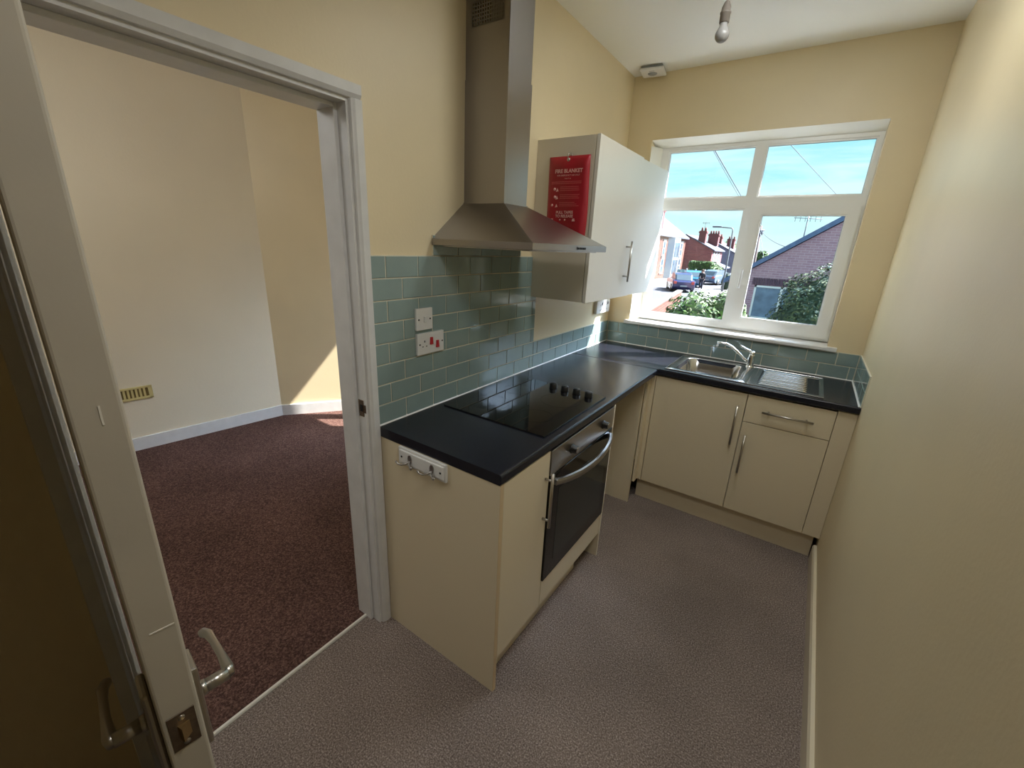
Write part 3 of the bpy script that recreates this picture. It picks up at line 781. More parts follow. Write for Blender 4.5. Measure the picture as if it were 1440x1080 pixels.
box(sx0+.05, sx1-.05, FY0+.010, FY0+.014, sz0+.06, sz1-.04).build('pane', M['glass'], sash)
b = B(); b.box(.832, .846, FY0-.024, FY0-.018, 1.440, 1.500, .002); b.cyl((.839, FY0-.024, 1.482), .010, .014, (0, -1, 0), 16)
b.tube([(.839, FY0-.036, 1.485), (.839, FY0-.040, 1.46), (.838, FY0-.042, 1.41), (.838, FY0-.040, 1.375)], [.0095, .0075, .007, .0065], 10)
b.build('handle', M['plastic'], sash)
for (a, c, z0, z1) in ((.262, .780, 1.92, 2.212), (.832, 1.355, 1.92, 2.212), (.262, .780, 1.146, 1.856)):
    box(a, c, FY0+.022, FY0+.026, z0, z1).build('pane', M['glass'], win)
b = B()
def gasket(bb, x0, x1, z0, z1, y, w=.004):
    for q in ((x0, x0+w, z0, z1), (x1-w, x1, z0, z1), (x0+w, x1-w, z0, z0+w), (x0+w, x1-w, z1-w, z1)): bb.box(q[0], q[1], y, y+.003, q[2], q[3])
gasket(b, .266, .774, 1.928, 2.204, FY0+.018); gasket(b, .838, 1.349, 1.928, 2.204, FY0+.018); gasket(b, .266, .774, 1.152, 1.850, FY0+.018)
b.build('gasket', M['greyplate'], win)
b = B(); gasket(b, sx0+.064, sx1-.060, sz0+.072, sz1-.052, FY0+.002); b.build('gasket', M['greyplate'], sash)
b = B()   # inner sill board with nosing
b.prism([(L-.022, 1.064), (L-.026, 1.070), (L-.026, 1.084), (L-.020, 1.090), (L+.097, 1.094), (L+.097, 1.062), (L, 1.062), (L, 1.0635), (L-.01, 1.064)], 'x', .169, 1.377)
b.box(.135, .172, L-.024, L-.001, 1.065, 1.0895, .002); b.box(1.374, 1.425, L-.024, L-.001, 1.065, 1.0895, .002)
rv = B(); rv.prism([(L+.0005, WZ1-.0005), (L+.094, 2.2335), (L+.249, 2.2335), (L+.249, WZ1-.0005)], 'x', WX0+.0005, WX1-.0005)
rv.prism([(WX0+.0005, L+.0005), (.2135, L+.094), (.2135, L+.249), (WX0+.0005, L+.249)], 'z', WZ0+.028, 2.2334)
rv.build('reveal', M['revealpaint'], win)
sill = b.build('window_sill', M['sillboard'], win)
b = B(); b.prism([(L+.16, 1.10), (L+.16, 1.085), (L+.30, 1.06), (L+.30, 1.075)], 'x', .17, 1.40); b.build('outer_sill', M['upvc'], win)

# ------------------------------------------------------------------ ceiling items
pl = thing('pendant_lamp', (.722, 1.93, H), 'unshaded pendant lamp holder with a bulb hanging from the ceiling', 'pendant lamp')
PX, PY, PB = .722, 1.93, 2.385
b = B(); b.lathe((PX, PY, H-.0005), [(.045, 0), (.045, -.012), (.036, -.022), (.010, -.026)], 'z', 28); b.build('ceiling_rose', M['plastic'], pl)
hzt = PB+.138
b = B(); b.tube([(PX, PY, H-.02), (PX+.002, PY, H-.06), (PX, PY, hzt-.004)], .0028, 8); b.build('cord', M['fabric_cord'], pl)
b = B(); b.lathe((PX, PY, PB+.066), [(.0165, 0), (.0185, .001), (.0185, .030), (.0200, .031), (.0200, .036), (.0175, .037), (.0165, .052), (.010, .068), (.006, .072)], 'z', 24)
b.build('lamp_holder', M['holder'], pl)
b = B(); pr_ = [(.0005, 0)]
for i in range(1, 12):
    a = i/12*PI*.72; pr_.append((.0265*math.sin(a), .0265-.0265*math.cos(a)))
pr_ += [(.0165, .052), (.0145, .060), (.0140, .070)]
b.lathe((PX, PY, PB), pr_, 'z', 28); b.build('bulb', M['bulb'], pl)

al = thing('heat_alarm', (.155, 2.79, H), 'square white alarm with a round grey centre on the ceiling corner', 'alarm')
am = Matrix.Translation((.150, 2.785, 0)) @ Matrix.Rotation(math.radians(8), 4, 'Z')
B().box(-.066, .066, -.060, .060, H-.014, H-.0005, .008, mtx=am).build('base', M['greyplate'], al)
B().box(-.072, .072, -.064, .064, H-.030, H-.013, .008, mtx=am, seg=3).build('cover', M['plastic'], al)
b = B(); b.lathe((.148, 2.783, H-.0302), [(.028, 0), (.028, -.001), (.024, -.004), (.004, -.005)], 'z', 28); b.build('sensor', M['greyplate'], al)
b = B(); b.box(-.016, .016, -.046, -.041, H-.0306, H-.0299, mtx=am); b.build('badge', M['greyplate'], al)

# vent grille on lounge wall
dv = (A1-A0).normalized(); nv_ = Vector((dv.y, -dv.x))
VM = Matrix(((dv.x, nv_.x, 0, A0.x), (dv.y, nv_.y, 0, A0.y), (0, 0, 1, 0), (0, 0, 0, 1)))
vg = thing('vent_grille', (A0.x, A0.y+.1, .39), 'yellowed plastic vent grille low on the next room wall', 'vent')
b = B()
vx0, vx1, vz0, vz1 = -.02, .205, .388, .484
b.box(vx0, vx1, .0005, .010, vz0, vz0+.016, .002, mtx=VM); b.box(vx0, vx1, .0005, .010, vz1-.016, vz1, .002, mtx=VM)
b.box(vx0, vx0+.020, .0005, .010, vz0, vz1, .002, mtx=VM); b.box(vx1-.024, vx1, .0005, .010, vz0, vz1, .002, mtx=VM)
b.build('grille_frame', M['vent'], vg)
b = B()
nb = 7; u0, u1 = vx0+.020, vx1-.024
for i in range(1, nb+1):
    u = u0+(u1-u0)*i/(nb+1); b.box(u-.006, u+.006, .001, .008, vz0+.015, vz1-.015, .001, mtx=VM)
build_each(b, 'slat', M['vent'], vg)
B().box(u0, u1, .0003, .0012, vz0+.014, vz1-.014, mtx=VM).build('backing', mat('vent_shadow', (.22, .17, .07), .8), vg)  # dark sheet standing in for the shade between the slats

# ================================================================== OUTSIDE
GZ = -1.5
structure(box(-60, 60, 3.2, 160, GZ-.3, GZ), 'ground_street', M['asphalt'], 'grey asphalt street outside')
structure(B().prism([(-13.4, 20), (-10.9, 20), (-10.9, 62), (-13.4, 62)], 'z', GZ, GZ+.12), 'pavement_street', M['pavement'], 'pale pavement in front of the terraced houses')
structure(B().prism([(-5.6, 18), (-3.0, 18), (-4.6, 52), (-6.2, 52)], 'z', GZ, GZ+.1), 'pavement_near', M['pavement'], 'pavement on the near side of the street')

# bungalow with gable
bu = thing('brick_bungalow', (1.6, 20, GZ), 'red brick bungalow gable with a white window under dark roof verge', 'house')
gx = lambda x: .951+(x+.972)*.700
pk = 3.2
b = B(); b.prism([(-1.25, GZ), (7.4, GZ), (7.4, .78), (pk, gx(pk)-.06), (-1.25, gx(-1.25)-.06)], 'y', 17.0, 27.0); b.build('gable_wall', M['brick_shade'], bu)
rf = B()
rf.prism([(-1.42, gx(-1.42)-.03), (pk, gx(pk)-.03), (pk+.03, gx(pk)+.12), (pk, gx(pk)+.15), (-1.42, gx(-1.42)+.12)], 'y', 16.85, 27.2)
rf.prism([(pk, gx(pk)-.03), (7.9, gx(pk)-.03-(7.9-pk)*.700), (7.9, gx(pk)+.13-(7.9-pk)*.700), (pk, gx(pk)+.15)], 'y', 16.85, 27.2)
rf.build('roof', M['slate_dark'], bu)
wn = B(); wx0, wx1, wz0, wz1 = -.42, 1.05, -.50, .615
for q in ((wx0, wx0+.06, wz0, wz1), (wx1-.06, wx1, wz0, wz1), (wx0, wx1, wz0, wz0+.06), (wx0, wx1, wz1-.06, wz1), (.36, .43, wz0, wz1)):
    wn.box(q[0], q[1], 16.93, 17.02, q[2], q[3])
wf = wn.build('window', M['upvc'], bu)
box(wx0+.05, wx1-.05, 16.975, 16.985, wz0+.05, wz1-.05).build('pane', M['blinds'], wf)
b = B(); x = -.52
while x < 1.2:
    b.box(x, x+.062, 16.965, 17.01, .64, .86); x += .075
b.build('lintel', M['soldier'], bu)
aer = B(); aer.tube([(.55, 20, 1.9), (.55, 20, 3.05)], .02, 6); aer.tube([(.10, 20, 3.0), (1.0, 20, 2.95)], .012, 6)
for i in range(6): aer.tube([(.15+i*.16, 20, 2.86), (.15+i*.16, 20, 3.12)], .008, 5)
aer.build('aerial', M['lampmetal'], bu)

# foliage
def leafy(b, c, rx, ry, rz, n, size, m1, m2=None, rnd=random, flat=.0, zmin=None):
    for i in range(n):
        while True:
            v = Vector((rnd.uniform(-1, 1), rnd.uniform(-1, 1), rnd.uniform(-1, 1)))
            if .1 < v.length < 1: break
        v.normalize(); k = rnd.uniform(.78, 1.0)**.5
        p = Vector((c[0]+v.x*rx*k, c[1]+v.y*ry*k, c[2]+v.z*rz*k))
        bump = 1+.10*math.sin(v.x*7+1)*math.cos(v.z*8)+.06*math.sin(v.y*13+v.z*5)
        p = Vector(c)+(p-Vector(c))*bump
        if zmin is not None and p.z < zmin: continue
        nrm = (v+Vector((rnd.uniform(-.6, .6), rnd.uniform(-.6, .6), rnd.uniform(-.3, .8)))).normalized()
        u = nrm.orthogonal().normalized(); a = rnd.uniform(0, 2*PI); u = (Matrix.Rotation(a, 3, nrm) @ u); w = nrm.cross(u)
        s = size*rnd.uniform(.6, 1.3)
        vs = [b.bm.verts.new(p+u*s), b.bm.verts.new(p+w*s*.42), b.bm.verts.new(p-u*s), b.bm.verts.new(p-w*s*.42)]
        f = b.bm.faces.new(vs); f.material_index = b.mi(m2 if (m2 and rnd.random() < .5 and v.z > .15) else m1)  # second colour only on upper leaves, standing in for light from above
def core(b, c, rx, ry, rz, m, seg=16):
    prof = []
    rings = []
    for i in range(1, 10):
        t = i/10*PI; r = math.sin(t); z = -math.cos(t)
        rings.append([(c[0]+rx*.86*r*math.cos(2*PI*k/seg)*(1+.08*math.sin(3*k+i)), c[1]+ry*.86*r*math.sin(2*PI*k/seg), c[2]+rz*.86*z*(1+.05*math.sin(2*k))) for k in range(seg)])
    b.loft(rings, m, True, None, True)
rn = random.Random(11)
b = B(); c_ = (1.62, 11, .02)
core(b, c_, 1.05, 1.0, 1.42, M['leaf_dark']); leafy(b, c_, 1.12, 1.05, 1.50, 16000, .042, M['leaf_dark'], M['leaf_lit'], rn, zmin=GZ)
core(b, (1.6, 11, -1.0), 1.0, .95, .6, M['leaf_dark'])
b.build('laurel_bush', None); tag(bpy.data.objects['laurel_bush'], 'large dark glossy rounded bush in front of the brick bungalow', 'bush')
b = B()
for c_, r in (((-.62, 9, .22), (.62, .5, .62)), ((-.10, 9.2, .35), (.42, .45, .52)), ((-.95, 9.0, -.1), (.5, .45, .5)), ((-.4, 9, -.5), (.8, .6, .8))):
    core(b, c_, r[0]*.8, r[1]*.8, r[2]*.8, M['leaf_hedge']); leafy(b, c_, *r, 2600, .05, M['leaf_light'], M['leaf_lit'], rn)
b.build('garden_shrub', None); tag(bpy.data.objects['garden_shrub'], 'bright light-green leafy shrub just below the window', 'shrub')
def hedge(name, label, x0, x1, y0, y1, z1, n, m1, m2, size=.14):
    b = B(); b.box(x0+.1, x1-.1, y0+.1, y1-.1, GZ, z1-.12, .15, m=m1)
    for i in range(n):
        f_ = rn.random(); s = size*rn.uniform(.6, 1.3)
        if f_ < .45: p = Vector((rn.uniform(x0, x1), y0+rn.uniform(0, .15), rn.uniform(GZ, z1)))
        elif f_ < .8: p = Vector((rn.uniform(x0, x1), rn.uniform(y0, y1), z1-rn.uniform(0, .15)))
        else: p = Vector((rn.choice((x0, x1))+rn.uniform(-.1, .1), rn.uniform(y0, y1), rn.uniform(GZ, z1)))
        nrm = Vector((rn.uniform(-1, 1), rn.uniform(-1, .3), rn.uniform(-.3, 1))).normalized(); u = nrm.orthogonal().normalized(); w = nrm.cross(u)
        f = b.bm.faces.new([b.bm.verts.new(p+u*s), b.bm.verts.new(p+w*s*.6), b.bm.verts.new(p-u*s), b.bm.verts.new(p-w*s*.6)])
        f.material_index = b.mi(m1 if rn.random() < .5 else m2)
    o = b.build(name, None); tag(o, label, 'hedge'); return o
hedge('garden_hedge', 'dark clipped hedge in front of the red gable house', -11.4, -8.9, 55, 57.5, .62, 2200, M['leaf_hedge'], M['leaf_light'])
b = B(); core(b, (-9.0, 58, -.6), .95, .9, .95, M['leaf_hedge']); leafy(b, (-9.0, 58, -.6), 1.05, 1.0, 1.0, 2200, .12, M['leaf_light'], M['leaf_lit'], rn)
b.build('round_shrub', None); tag(bpy.data.objects['round_shrub'], 'small sunlit round shrub beside the far hedge', 'shrub')
b = B(); core(b, (-5.15, 42.5, -.75), .42, .4, .75, M['leaf_dark']); leafy(b, (-5.15, 42.5, -.75), .46, .45, .8, 900, .07, M['leaf_dark'], None, rn)
b.build('dark_shrub', None); tag(bpy.data.objects['dark_shrub'], 'small dark shrub beside the street lamp post', 'shrub')

def tree(x, y, h, r, label):
    t = thing('distant_tree', (x, y, GZ), label, 'tree', 'trees on the skyline')
    b = B(); b.tube([(x, y, GZ), (x+.1, y, GZ+h*.4), (x, y, GZ+h*.7)], [.25, .2, .12], 8); b.build('trunk', M['twig'], t)
    b = B(); core(b, (x, y, GZ+h-r), r, r, r, M['leaf_hedge']); leafy(b, (x, y, GZ+h-r), r*1.1, r, r*1.1, 1500, .28, M['leaf_hedge'], M['leaf_light'], rn)
    b.build('crown', None, t)
tree(-8.3, 100, 3.9, 1.4, 'pale green distant tree behind the telegraph pole')
tree(-17.5, 118, 6.0, 2.2, 'distant tree above the far roofs behind the street lamp')

# brick garden wall by the street
gw = thing('garden_wall', (-5.0, 24, GZ), 'low red brick garden wall with pale coping beside the street', 'garden wall')
gdir = [(-3.75, 15.2), (-5.35, 27.4)]
def strip(p, q, th, z0, z1):
    p, q = Vector(p), Vector(q); d = (q-p).normalized(); n = Vector((-d.y, d.x))*th/2
    return B().prism([tuple(p-n), tuple(q-n), tuple(q+n), tuple(p+n)], 'z', z0, z1)
strip(*gdir, .22, GZ, -.66).build('brickwork', M['brick_side'], gw)
strip(*gdir, .30, -.66, -.60).build('coping', M['stone'], gw)

# terraced house A along x=-13.4
ha = thing('terraced_house', (-16, 50, GZ), 'sunlit red brick terraced house with white two-storey bay and grey roof', 'house')
EZ = 3.30
b = B(); b.box(-20.5, -13.4, 34, 60, GZ, EZ); b.build('brick_wall', M['brick_side'], ha)
b = B(); b.prism([(-20.8, EZ-.15), (-13.05, EZ-.15), (-13.05, EZ+.02), (-17, 6.05), (-20.8, EZ+.02)], 'y', 33.8, 60.2); b.build('roof', M['slate'], ha)
b = B(); b.prism([(-20.5, EZ), (-13.4, EZ), (-17, 5.9)], 'y', 59.9, 60.05); b.build('gable', M['brick_far'], ha)
def window_x(parent, x, y0, y1, z0, z1):
    b = B(); b.box(x-.02, x+.06, y0-.08, y1+.08, z1, z1+.2); b.box(x-.02, x+.08, y0-.08, y1+.08, z0-.12, z0); build_each(b, 'window_surround', M['stone'], parent)
    b = B(); t = .09
    for q in ((y0, y0+t, z0, z1), (y1-t, y1, z0, z1), (y0, y1, z0, z0+t), (y0, y1, z1-t, z1), (y0, y1, (z0+z1)/2-.04, (z0+z1)/2+.04)): b.box(x-.01, x+.04, *q)
    f = b.build('window', M['upvc'], parent)
    box(x-.02, x+.01, y0+.05, y1-.05, z0+.05, z1-.05).build('pane', M['farwin'], f)
for y in (38, 43, 47.6, 50.2): window_x(ha, -13.39, y, y+1.0, 1.1, 2.7); window_x(ha, -13.39, y, y+1.1, -.8, .8)
for y in (57.6,): window_x(ha, -13.39, y, y+1.1, 1.1, 2.7); window_x(ha, -13.39, y, y+1.2, -.9, .8)
b = B(); b.prism([(-13.4, 52.1), (-12.75, 52.6), (-12.75, 55.0), (-13.4, 55.5)], 'z', GZ, 3.1); bay = b.build('bay', M['render_white'], ha); bay['label'] = 'white two-storey bay'
b = B()
for z0, z1 in ((1.0, 2.6), (-.9, .7)): b.box(-12.76, -12.72, 52.8, 53.7, z0, z1); b.box(-12.76, -12.72, 53.9, 54.8, z0, z1)
build_each(b, 'bay_window', M['farwin'], bay)
b = B(); b.box(-13.42, -13.36, 56.0, 56.9, GZ, .6); b.build('front_door', M['jacket'], ha)
def chimney(parent, x0, x1, y0, y1, z0, z1, pots=3):
    b = B(); b.box(x0, x1, y0, y1, z0, z1); b.box(x0-.08, x1+.08, y0-.08, y1+.08, z1-.28, z1-.1); o = b.build('chimney', M['chimney'], parent)
    for i in range(pots):
        b = B(); yy = y0+(y1-y0)*(i+.5)/pots; xx = x0+(x1-x0)*(i+.5)/pots
        b.cyl((xx, (y0+y1)/2, z1), .13, .4, 'z', 10, .10); b.build('chimney_pot', M['chimney'], o)
chimney(ha, -14.75, -13.95, 50.2, 51.2, 3.9, 6.0, 2)

# red gable house B
hbx = thing('gable_house', (-12, 66, GZ), 'dark red brick side of a house with broad chimney stacks', 'house')
b = B(); b.prism([(-17.5, GZ), (-10.4, GZ), (-10.4, 2.05), (-13.9, 3.75), (-17.5, 2.0)], 'y', 62, 69.2); b.build('brick_wall', M['brick_far'], hbx)
b = B(); b.prism([(-13.9, 3.72), (-10.1, 1.88), (-10.1, 2.02), (-13.9, 3.88), (-17.8, 1.98), (-17.8, 1.84)], 'y', 61.8, 69.4); b.build('roof', M['slate'], hbx)
chimney(hbx, -12.40, -11.55, 62.2, 63.0, 2.7, 4.35, 2); chimney(hbx, -12.2, -10.9, 67.2, 68.2, 2.6, 4.2, 4)
for y in (62.9, 64.6, 66.3): window_x(hbx, -10.39, y, y+.8, .3, 1.6)
for y in (62.9, 66.3): window_x(hbx, -10.39, y, y+.8, -1.1, -.1)
b = B(); b.prism([(-10.4, -.1), (-10.4, .35), (-9.0, -.15), (-9.0, -.3)], 'y', 64.2, 69); b.build('porch_roof', M['slate'], hbx)
# blue-grey house C
hc = thing('gable_house', (-14, 90, GZ), 'blue-grey shaded gable house at the end of the street', 'house')
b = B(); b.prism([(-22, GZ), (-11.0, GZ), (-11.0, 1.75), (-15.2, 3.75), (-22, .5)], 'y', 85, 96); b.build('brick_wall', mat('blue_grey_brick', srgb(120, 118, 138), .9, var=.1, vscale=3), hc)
b = B(); b.prism([(-15.2, 3.72), (-10.6, 1.5), (-10.6, 1.7), (-15.2, 3.95), (-22, .75), (-22, .5)], 'y', 84.8, 96.2); b.build('roof', M['slate'], hc)
chimney(hc, -14.6, -13.7, 86, 87, 3.2, 4.5, 2); chimney(hc, -13.4, -12.2, 90, 91, 2.4, 4.3, 3)

# far fence
fn = thing('garden_fence', (-10.9, 54, GZ), 'blue-green fence panels behind the parked cars', 'fence')
b = B()
for i in range(7):
    b.box(-12.3+i*.42, -11.93+i*.42, 53.9, 54.0, GZ, -.35)
build_each(b, 'panel', M['fence'], fn)
for i in range(4):
    b = B(); b.box(-12.38+i*1.0, -12.26+i*1.0, 53.85, 54.05, GZ, -.2); b.build('post', M['render_white'], fn)

# cars
def car(name, label, loc, rz, paint, hatch=True):
    t = thing(name, loc, label, 'car', 'cars parked along the street', rz)
    Mx = Matrix.Translation(loc) @ Matrix.Rotation(rz, 4, 'Z')
    Lh = 2.05
    side = [(-Lh, .42), (-Lh+.02, .80), (-Lh+.15, .93), (-1.25, 1.0), (1.0, 1.0), (1.75, .90), (Lh, .72), (Lh, .38), (1.75, .22), (-1.8, .22)]
    def ring(y, k, zz=0): return [(x*k, y, z if z < .5 else z-zz) for x, z in side]
    b = B(); b.loft([ring(-.86, .97, .05), ring(-.80, .995, .0), ring(0, 1, 0), ring(.80, .995, 0), ring(.86, .97, .05)], paint, True, Mx)
    b.build('body', None, t)
    cab = [(-1.75, .96), (-1.45, 1.34), (-.9, 1.45), (.1, 1.46), (.45, 1.38), (1.15, .96)]
    b = B(); b.loft([[(x*.93, y, z) for x, z in cab] if abs(y) > .6 else [(x, y, z) for x, z in cab] for y in (-.66, -.55, .55, .66)], M['carglass'], True, Mx); g = b.build('glasshouse', None, t)
    b = B(); b.loft([[(-1.4, y, 1.36), (-.9, y, 1.47), (.1, y, 1.48), (.42, y, 1.40)] for y in (-.60, .60)], paint, True, Mx); b.build('car_roof', None, t)
    b = B()
    for y in (-.67, .62): b.box(-.33, -.23, y, y+.05, .96, 1.45, mtx=Mx)
    build_each(b, 'pillar', paint, t)
    for wx in (-1.28, 1.30):
        for wy in (-.88, .70):
            b = B(); b.cyl((wx, wy, .31), .31, .18, 'y', 20, mtx=Mx); o = b.build('wheel', M['tyre'], t)
            b = B(); b.cyl((wx, wy-.01 if wy < 0 else wy+.18, .31), .19, .012, 'y', 16, mtx=Mx); b.build('hubcap', M['satin'], o)
    b = B()
    for y in (-.78, .56): b.box(-Lh-.02, -Lh+.1, y, y+.22, .66, .86, mtx=Mx)
    build_each(b, 'tail_lamp', M['carlamp'], t)
    b = B(); b.box(-Lh-.03, -Lh+.02, -.26, .26, .45, .56, mtx=Mx); b.build('number_plate', M['render_white'], t)
    return t
car('hatchback_car', 'dark blue hatchback car with red tail lamps by the kerb', (-8.05, 38.3, GZ), math.radians(112), M['car_navy'])
car('hatchback_car', 'light blue car parked behind the dark blue one', (-8.6, 44.6, GZ), math.radians(108), M['car_blue'])
car('hatchback_car', 'pale silver-blue car parked beyond the walking person', (-7.3, 50.3, GZ), math.radians(72), M['car_silver'])

# person
def skin_body(name, verts, edges, radii, m, parent, root=0):
    me = bpy.data.meshes.new(name); me.from_pydata(verts, edges, []); o = bpy.data.objects.new(name, me); C.objects.link(o)
    md = o.modifiers.new('skin', 'SKIN'); md.use_smooth_shade = True
    for i, r in enumerate(radii):
        sv = me.skin_vertices[0].data[i]; sv.radius = (r, r) if not isinstance(r, tuple) else r; sv.use_root = (i == root)
    s2 = o.modifiers.new('sub', 'SUBSURF'); s2.levels = 1; s2.render_levels = 1
    me.materials.append(m); o.parent = parent
    return o
ps = thing('person', (-6.85, 40.6, GZ), 'person in a dark jacket and dark trousers walking beside the cars', 'person', None, math.radians(10))
V = [(0, 0, .94), (0, .01, 1.15), (0, .01, 1.36), (0, 0, 1.47), (0, -.02, 1.56), (0, -.025, 1.66),
     (.18, 0, 1.40), (.23, -.02, 1.14), (.22, -.12, .92), (.21, -.17, .84), (-.18, 0, 1.40), (-.23, .04, 1.14), (-.22, .0, .91), (-.21, -.02, .82),
     (.09, 0, .88), (.10, -.10, .50), (.10, -.06, .10), (.10, -.20, .05), (-.09, 0, .88), (-.10, .06, .50), (-.10, .22, .14), (-.10, .10, .06)]
E_ = [(0, 1), (1, 2), (2, 3), (3, 4), (4, 5), (2, 6), (6, 7), (7, 8), (8, 9), (2, 10), (10, 11), (11, 12), (12, 13), (0, 14), (14, 15), (15, 16), (16, 17), (0, 18), (18, 19), (19, 20), (20, 21)]
Rr = [.13, .13, .14, .055, .085, .095, .065, .045, .032, .035, .065, .045, .032, .035, .085, .06, .04, .04, .085, .06, .04, .04]
skin_body('body', V, E_, Rr, M['skin'], ps)
J = [0, 1, 2, 6, 7, 8, 10, 11, 12]; jm = {v: i for i, v in enumerate(J)}
skin_body('jacket', [V[i] for i in J], [(jm[a], jm[c]) for a, c in E_ if a in jm and c in jm], [.165, .165, .17, .09, .065, .05, .09, .065, .05], M['jacket'], ps)
J = [0, 14, 15, 16, 18, 19, 20]; jm = {v: i for i, v in enumerate(J)}
skin_body('trousers', [V[i] for i in J], [(jm[a], jm[c]) for a, c in E_ if a in jm and c in jm], [.15, .105, .08, .06, .105, .08, .06], M['trousers'], ps)
b = B(); b.lathe((0, -.01, 1.60), [(.095, 0), (.108, .06), (.098, .11), (.06, .145), (.01, .155)], 'z', 16); ho = b.build('hair', M['hair']); ho.parent = ps

# street lamp
sl = thing('street_lamp', (-5.0, 40, GZ), 'tall grey street lamp with a long arm over the street', 'street lamp')
b = B(); b.tube([(-4.98, 40, GZ), (-5.0, 40, 0), (-5.03, 40, 3.35), (-5.06, 40, 3.52), (-5.16, 40, 3.60), (-5.9, 40, 3.66)], [.09, .07, .05, .045, .045, .045], 10); b.build('pole', M['lampmetal'], sl)
b = B(); b.box(-6.60, -5.88, 39.88, 40.12, 3.62, 3.76, .05); b.build('lamp_head', M['lampmetal'], sl)
# telegraph pole
tg = thing('telegraph_pole', (-2.0, 30, GZ), 'dark wooden telegraph pole behind the bungalow roof', 'telegraph pole')
b = B(); b.tube([(-1.98, 30, GZ), (-2.0, 30, 1), (-2.03, 30, 3.25)], [.13, .11, .09], 10); b.build('pole', M['wood'], tg)
b = B(); b.box(-2.22, -1.84, 29.9, 30.1, 2.75, 3.02, .02); b.tube([(-2.25, 30, 3.0), (-1.8, 30, 3.0)], .04, 6); b.build('terminal_box', M['lampmetal'], tg)
def wire(pts, r, label):
    o = B().tube(pts, r, 6).build('overhead_wire', M['wire']); tag(o, label, 'wire', None)
def sag(p, q, s, n=12):
    p, q = Vector(p), Vector(q); return [p.lerp(q, i/n)-Vector((0, 0, s*4*(i/n)*(1-i/n))) for i in range(n+1)]
wire(sag((-.213, 5.0, 3.02), (-2.05, 30, 3.1), 0), .0085, 'thicker overhead wire running down to the telegraph pole')
wire(sag((-.245, 5.0, 3.06), (-2.1, 30, 3.05), .05), .0045, 'thin overhead wire close under the thick one')
wire(sag((.06, 9.0, 3.72), (1.55, 15.5, 2.98), 0), .0055, 'lone overhead wire crossing the sky above the bungalow')
wire(sag((-2.03, 30, 3.05), (.05, 20, 1.95), .12), .012, 'thin wire from the pole to the bungalow roof')
wire(sag((-2.03, 30, 3.0), (-1.15, 27, 1.2), .05), .012, 'short wire dropping steeply from the telegraph pole')
# television aerial on the far roof is part of house B
b = B(); b.tube([(-11.9, 62.6, 4.2), (-11.9, 62.6, 5.4)], .03, 6); b.tube([(-12.3, 62.6, 5.3), (-11.4, 62.6, 5.35)], .02, 6)
for i in range(5): b.tube([(-12.2+i*.18, 62.6, 5.15), (-12.2+i*.18, 62.6, 5.5)], .015, 5)
b.build('aerial', M['lampmetal'], hbx)

# ------------------------------------------------------------------ sky, sun, added fill lights
SKY, GLOW, SUN, FILL_NEAR, FILL_LOUNGE, FILL_KITCHEN, EXPO = .75, 23, 15, 2.9, 12, 4.8, .75
w = bpy.data.worlds.new('sky'); SC.world = w; w.use_nodes = True
nt = w.node_tree; N = nt.nodes; Lk = nt.links
bg = N['Background']
tc = N.new('ShaderNodeTexCoord'); sp_ = N.new('ShaderNodeSeparateXYZ'); Lk.new(tc.outputs['Generated'], sp_.inputs[0])
rp = N.new('ShaderNodeValToRGB'); e = rp.color_ramp.elements
e[0].position = .0; e[0].color = (.66, .90, .90, 1); e[1].position = .6; e[1].color = (.12, .42, .68, 1)
k = e.new(.12); k.color = (.42, .84, .90, 1); k = e.new(.30); k.color = (.26, .70, .85, 1)
Lk.new(sp_.outputs['Z'], rp.inputs['Fac'])
mp = N.new('ShaderNodeMapping'); mp.inputs['Scale'].default_value = (2.2, 2.2, 14); mp.inputs['Rotation'].default_value = (0, .12, .3)
Lk.new(tc.outputs['Generated'], mp.inputs['Vector'])
ns = N.new('ShaderNodeTexNoise'); ns.inputs['Scale'].default_value = 1.6; ns.inputs['Detail'].default_value = 7; ns.inputs['Roughness'].default_value = .6; ns.inputs['Distortion'].default_value = .6
Lk.new(mp.outputs['Vector'], ns.inputs['Vector'])
cr = N.new('ShaderNodeValToRGB'); cr.color_ramp.elements[0].position = .38; cr.color_ramp.elements[1].position = .60
Lk.new(ns.outputs['Fac'], cr.inputs['Fac'])
mul = N.new('ShaderNodeMath'); mul.operation = 'MULTIPLY'; mul.inputs[1].default_value = .75; Lk.new(cr.outputs['Color'], mul.inputs[0])
mx = N.new('ShaderNodeMix'); mx.data_type = 'RGBA'; Lk.new(mul.outputs[0], mx.inputs['Factor']); Lk.new(rp.outputs['Color'], mx.inputs['A']); mx.inputs['B'].default_value = (.72, .93, .96, 1)
# glow added around the sun to brighten the rooms (high above the view)
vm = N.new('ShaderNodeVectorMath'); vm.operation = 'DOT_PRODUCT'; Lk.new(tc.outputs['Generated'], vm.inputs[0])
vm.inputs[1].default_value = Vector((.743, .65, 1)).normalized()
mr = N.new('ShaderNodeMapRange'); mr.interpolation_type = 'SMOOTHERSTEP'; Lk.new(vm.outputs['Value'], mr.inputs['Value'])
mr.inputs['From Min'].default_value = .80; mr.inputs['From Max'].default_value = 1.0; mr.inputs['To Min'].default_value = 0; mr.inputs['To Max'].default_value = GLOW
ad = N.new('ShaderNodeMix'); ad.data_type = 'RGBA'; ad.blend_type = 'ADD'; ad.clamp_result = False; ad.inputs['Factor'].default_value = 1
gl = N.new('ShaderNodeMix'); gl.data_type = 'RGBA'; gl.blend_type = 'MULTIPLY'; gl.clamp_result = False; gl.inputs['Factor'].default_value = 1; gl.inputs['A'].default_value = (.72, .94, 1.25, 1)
Lk.new(mr.outputs['Result'], gl.inputs['B'])
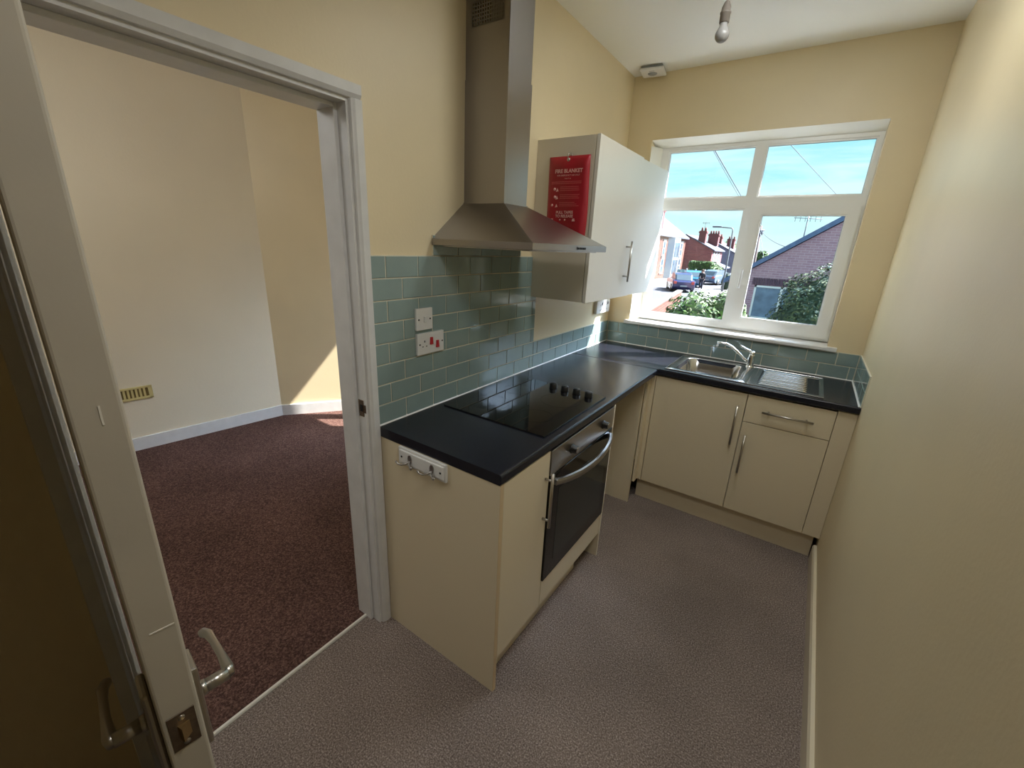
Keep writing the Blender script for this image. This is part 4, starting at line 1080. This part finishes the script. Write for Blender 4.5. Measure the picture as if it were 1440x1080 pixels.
Lk.new(mx.outputs['Result'], ad.inputs['A']); Lk.new(gl.outputs['Result'], ad.inputs['B'])
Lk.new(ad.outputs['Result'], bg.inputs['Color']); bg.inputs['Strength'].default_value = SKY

sun = bpy.data.lights.new('sun', 'SUN'); sun.energy = SUN; sun.angle = math.radians(.55); sun.color = (1, .95, .87)
so_ = bpy.data.objects.new('sun', sun); C.objects.link(so_); so_.rotation_euler = Vector((-.743, -.65, -1)).to_track_quat('-Z', 'Y').to_euler()
def area(name, loc, target, sx, sy, power, col=(1, 1, 1)):
    l = bpy.data.lights.new(name, 'AREA'); l.shape = 'RECTANGLE'; l.size = sx; l.size_y = sy; l.energy = power; l.color = col
    o = bpy.data.objects.new(name, l); C.objects.link(o); o.location = loc
    o.rotation_euler = (Vector(target)-Vector(loc)).to_track_quat('-Z', 'Y').to_euler(); return o
hl = area('near_fill', (1.35, .22, 2.57), (.62, .80, .35), .35, .35, FILL_NEAR, (1, 1, .98))  # added fill light above the doorway end, no fitting there
hl.data.spread = math.radians(124)
kl = area('kitchen_fill', (1.05, 1.58, 2.6), (.85, 2.0, 0), .42, .42, FILL_KITCHEN, (.96, 1, .98))  # unseen fill added to brighten the kitchen, the pendant stays off
kl.data.spread = math.radians(172)
area('lounge_fill', (-1.3, -.3, 2.5), (-1.8, .9, .4), 1.2, 1.2, FILL_LOUNGE, (1, 1, .97))  # added fill light for the next room, out of view

# ------------------------------------------------------------------ camera
cam = bpy.data.cameras.new('camera'); co = bpy.data.objects.new('camera', cam); C.objects.link(co)
cam.sensor_width = 36; cam.lens = 600.8276/1440*36; cam.clip_start = .02; cam.clip_end = 400
yaw, pitch, roll = -.5918, -.3156, .0462
f_ = Vector((math.sin(yaw)*math.cos(pitch), math.cos(yaw)*math.cos(pitch), math.sin(pitch)))
r_ = Vector((math.cos(yaw), -math.sin(yaw), 0)); u_ = r_.cross(f_)
r2 = r_*math.cos(roll)+u_*math.sin(roll); u2 = -r_*math.sin(roll)+u_*math.cos(roll)
co.matrix_world = Matrix(((r2.x, u2.x, -f_.x, 1.2336), (r2.y, u2.y, -f_.y, -.2202), (r2.z, u2.z, -f_.z, 1.5797), (0, 0, 0, 1)))
SC.camera = co
SC.view_settings.view_transform = 'Standard'; SC.view_settings.look = 'None'; SC.view_settings.gamma = 1; SC.view_settings.exposure = EXPO
SC.view_settings.use_curve_mapping = False
SC.render.engine = 'CYCLES'
SC.cycles.use_denoising = True
SC.cycles.max_bounces = 10; SC.cycles.diffuse_bounces = 6; SC.cycles.transparent_max_bounces = 12
SC.cycles.caustics_reflective = False; SC.cycles.caustics_refractive = False
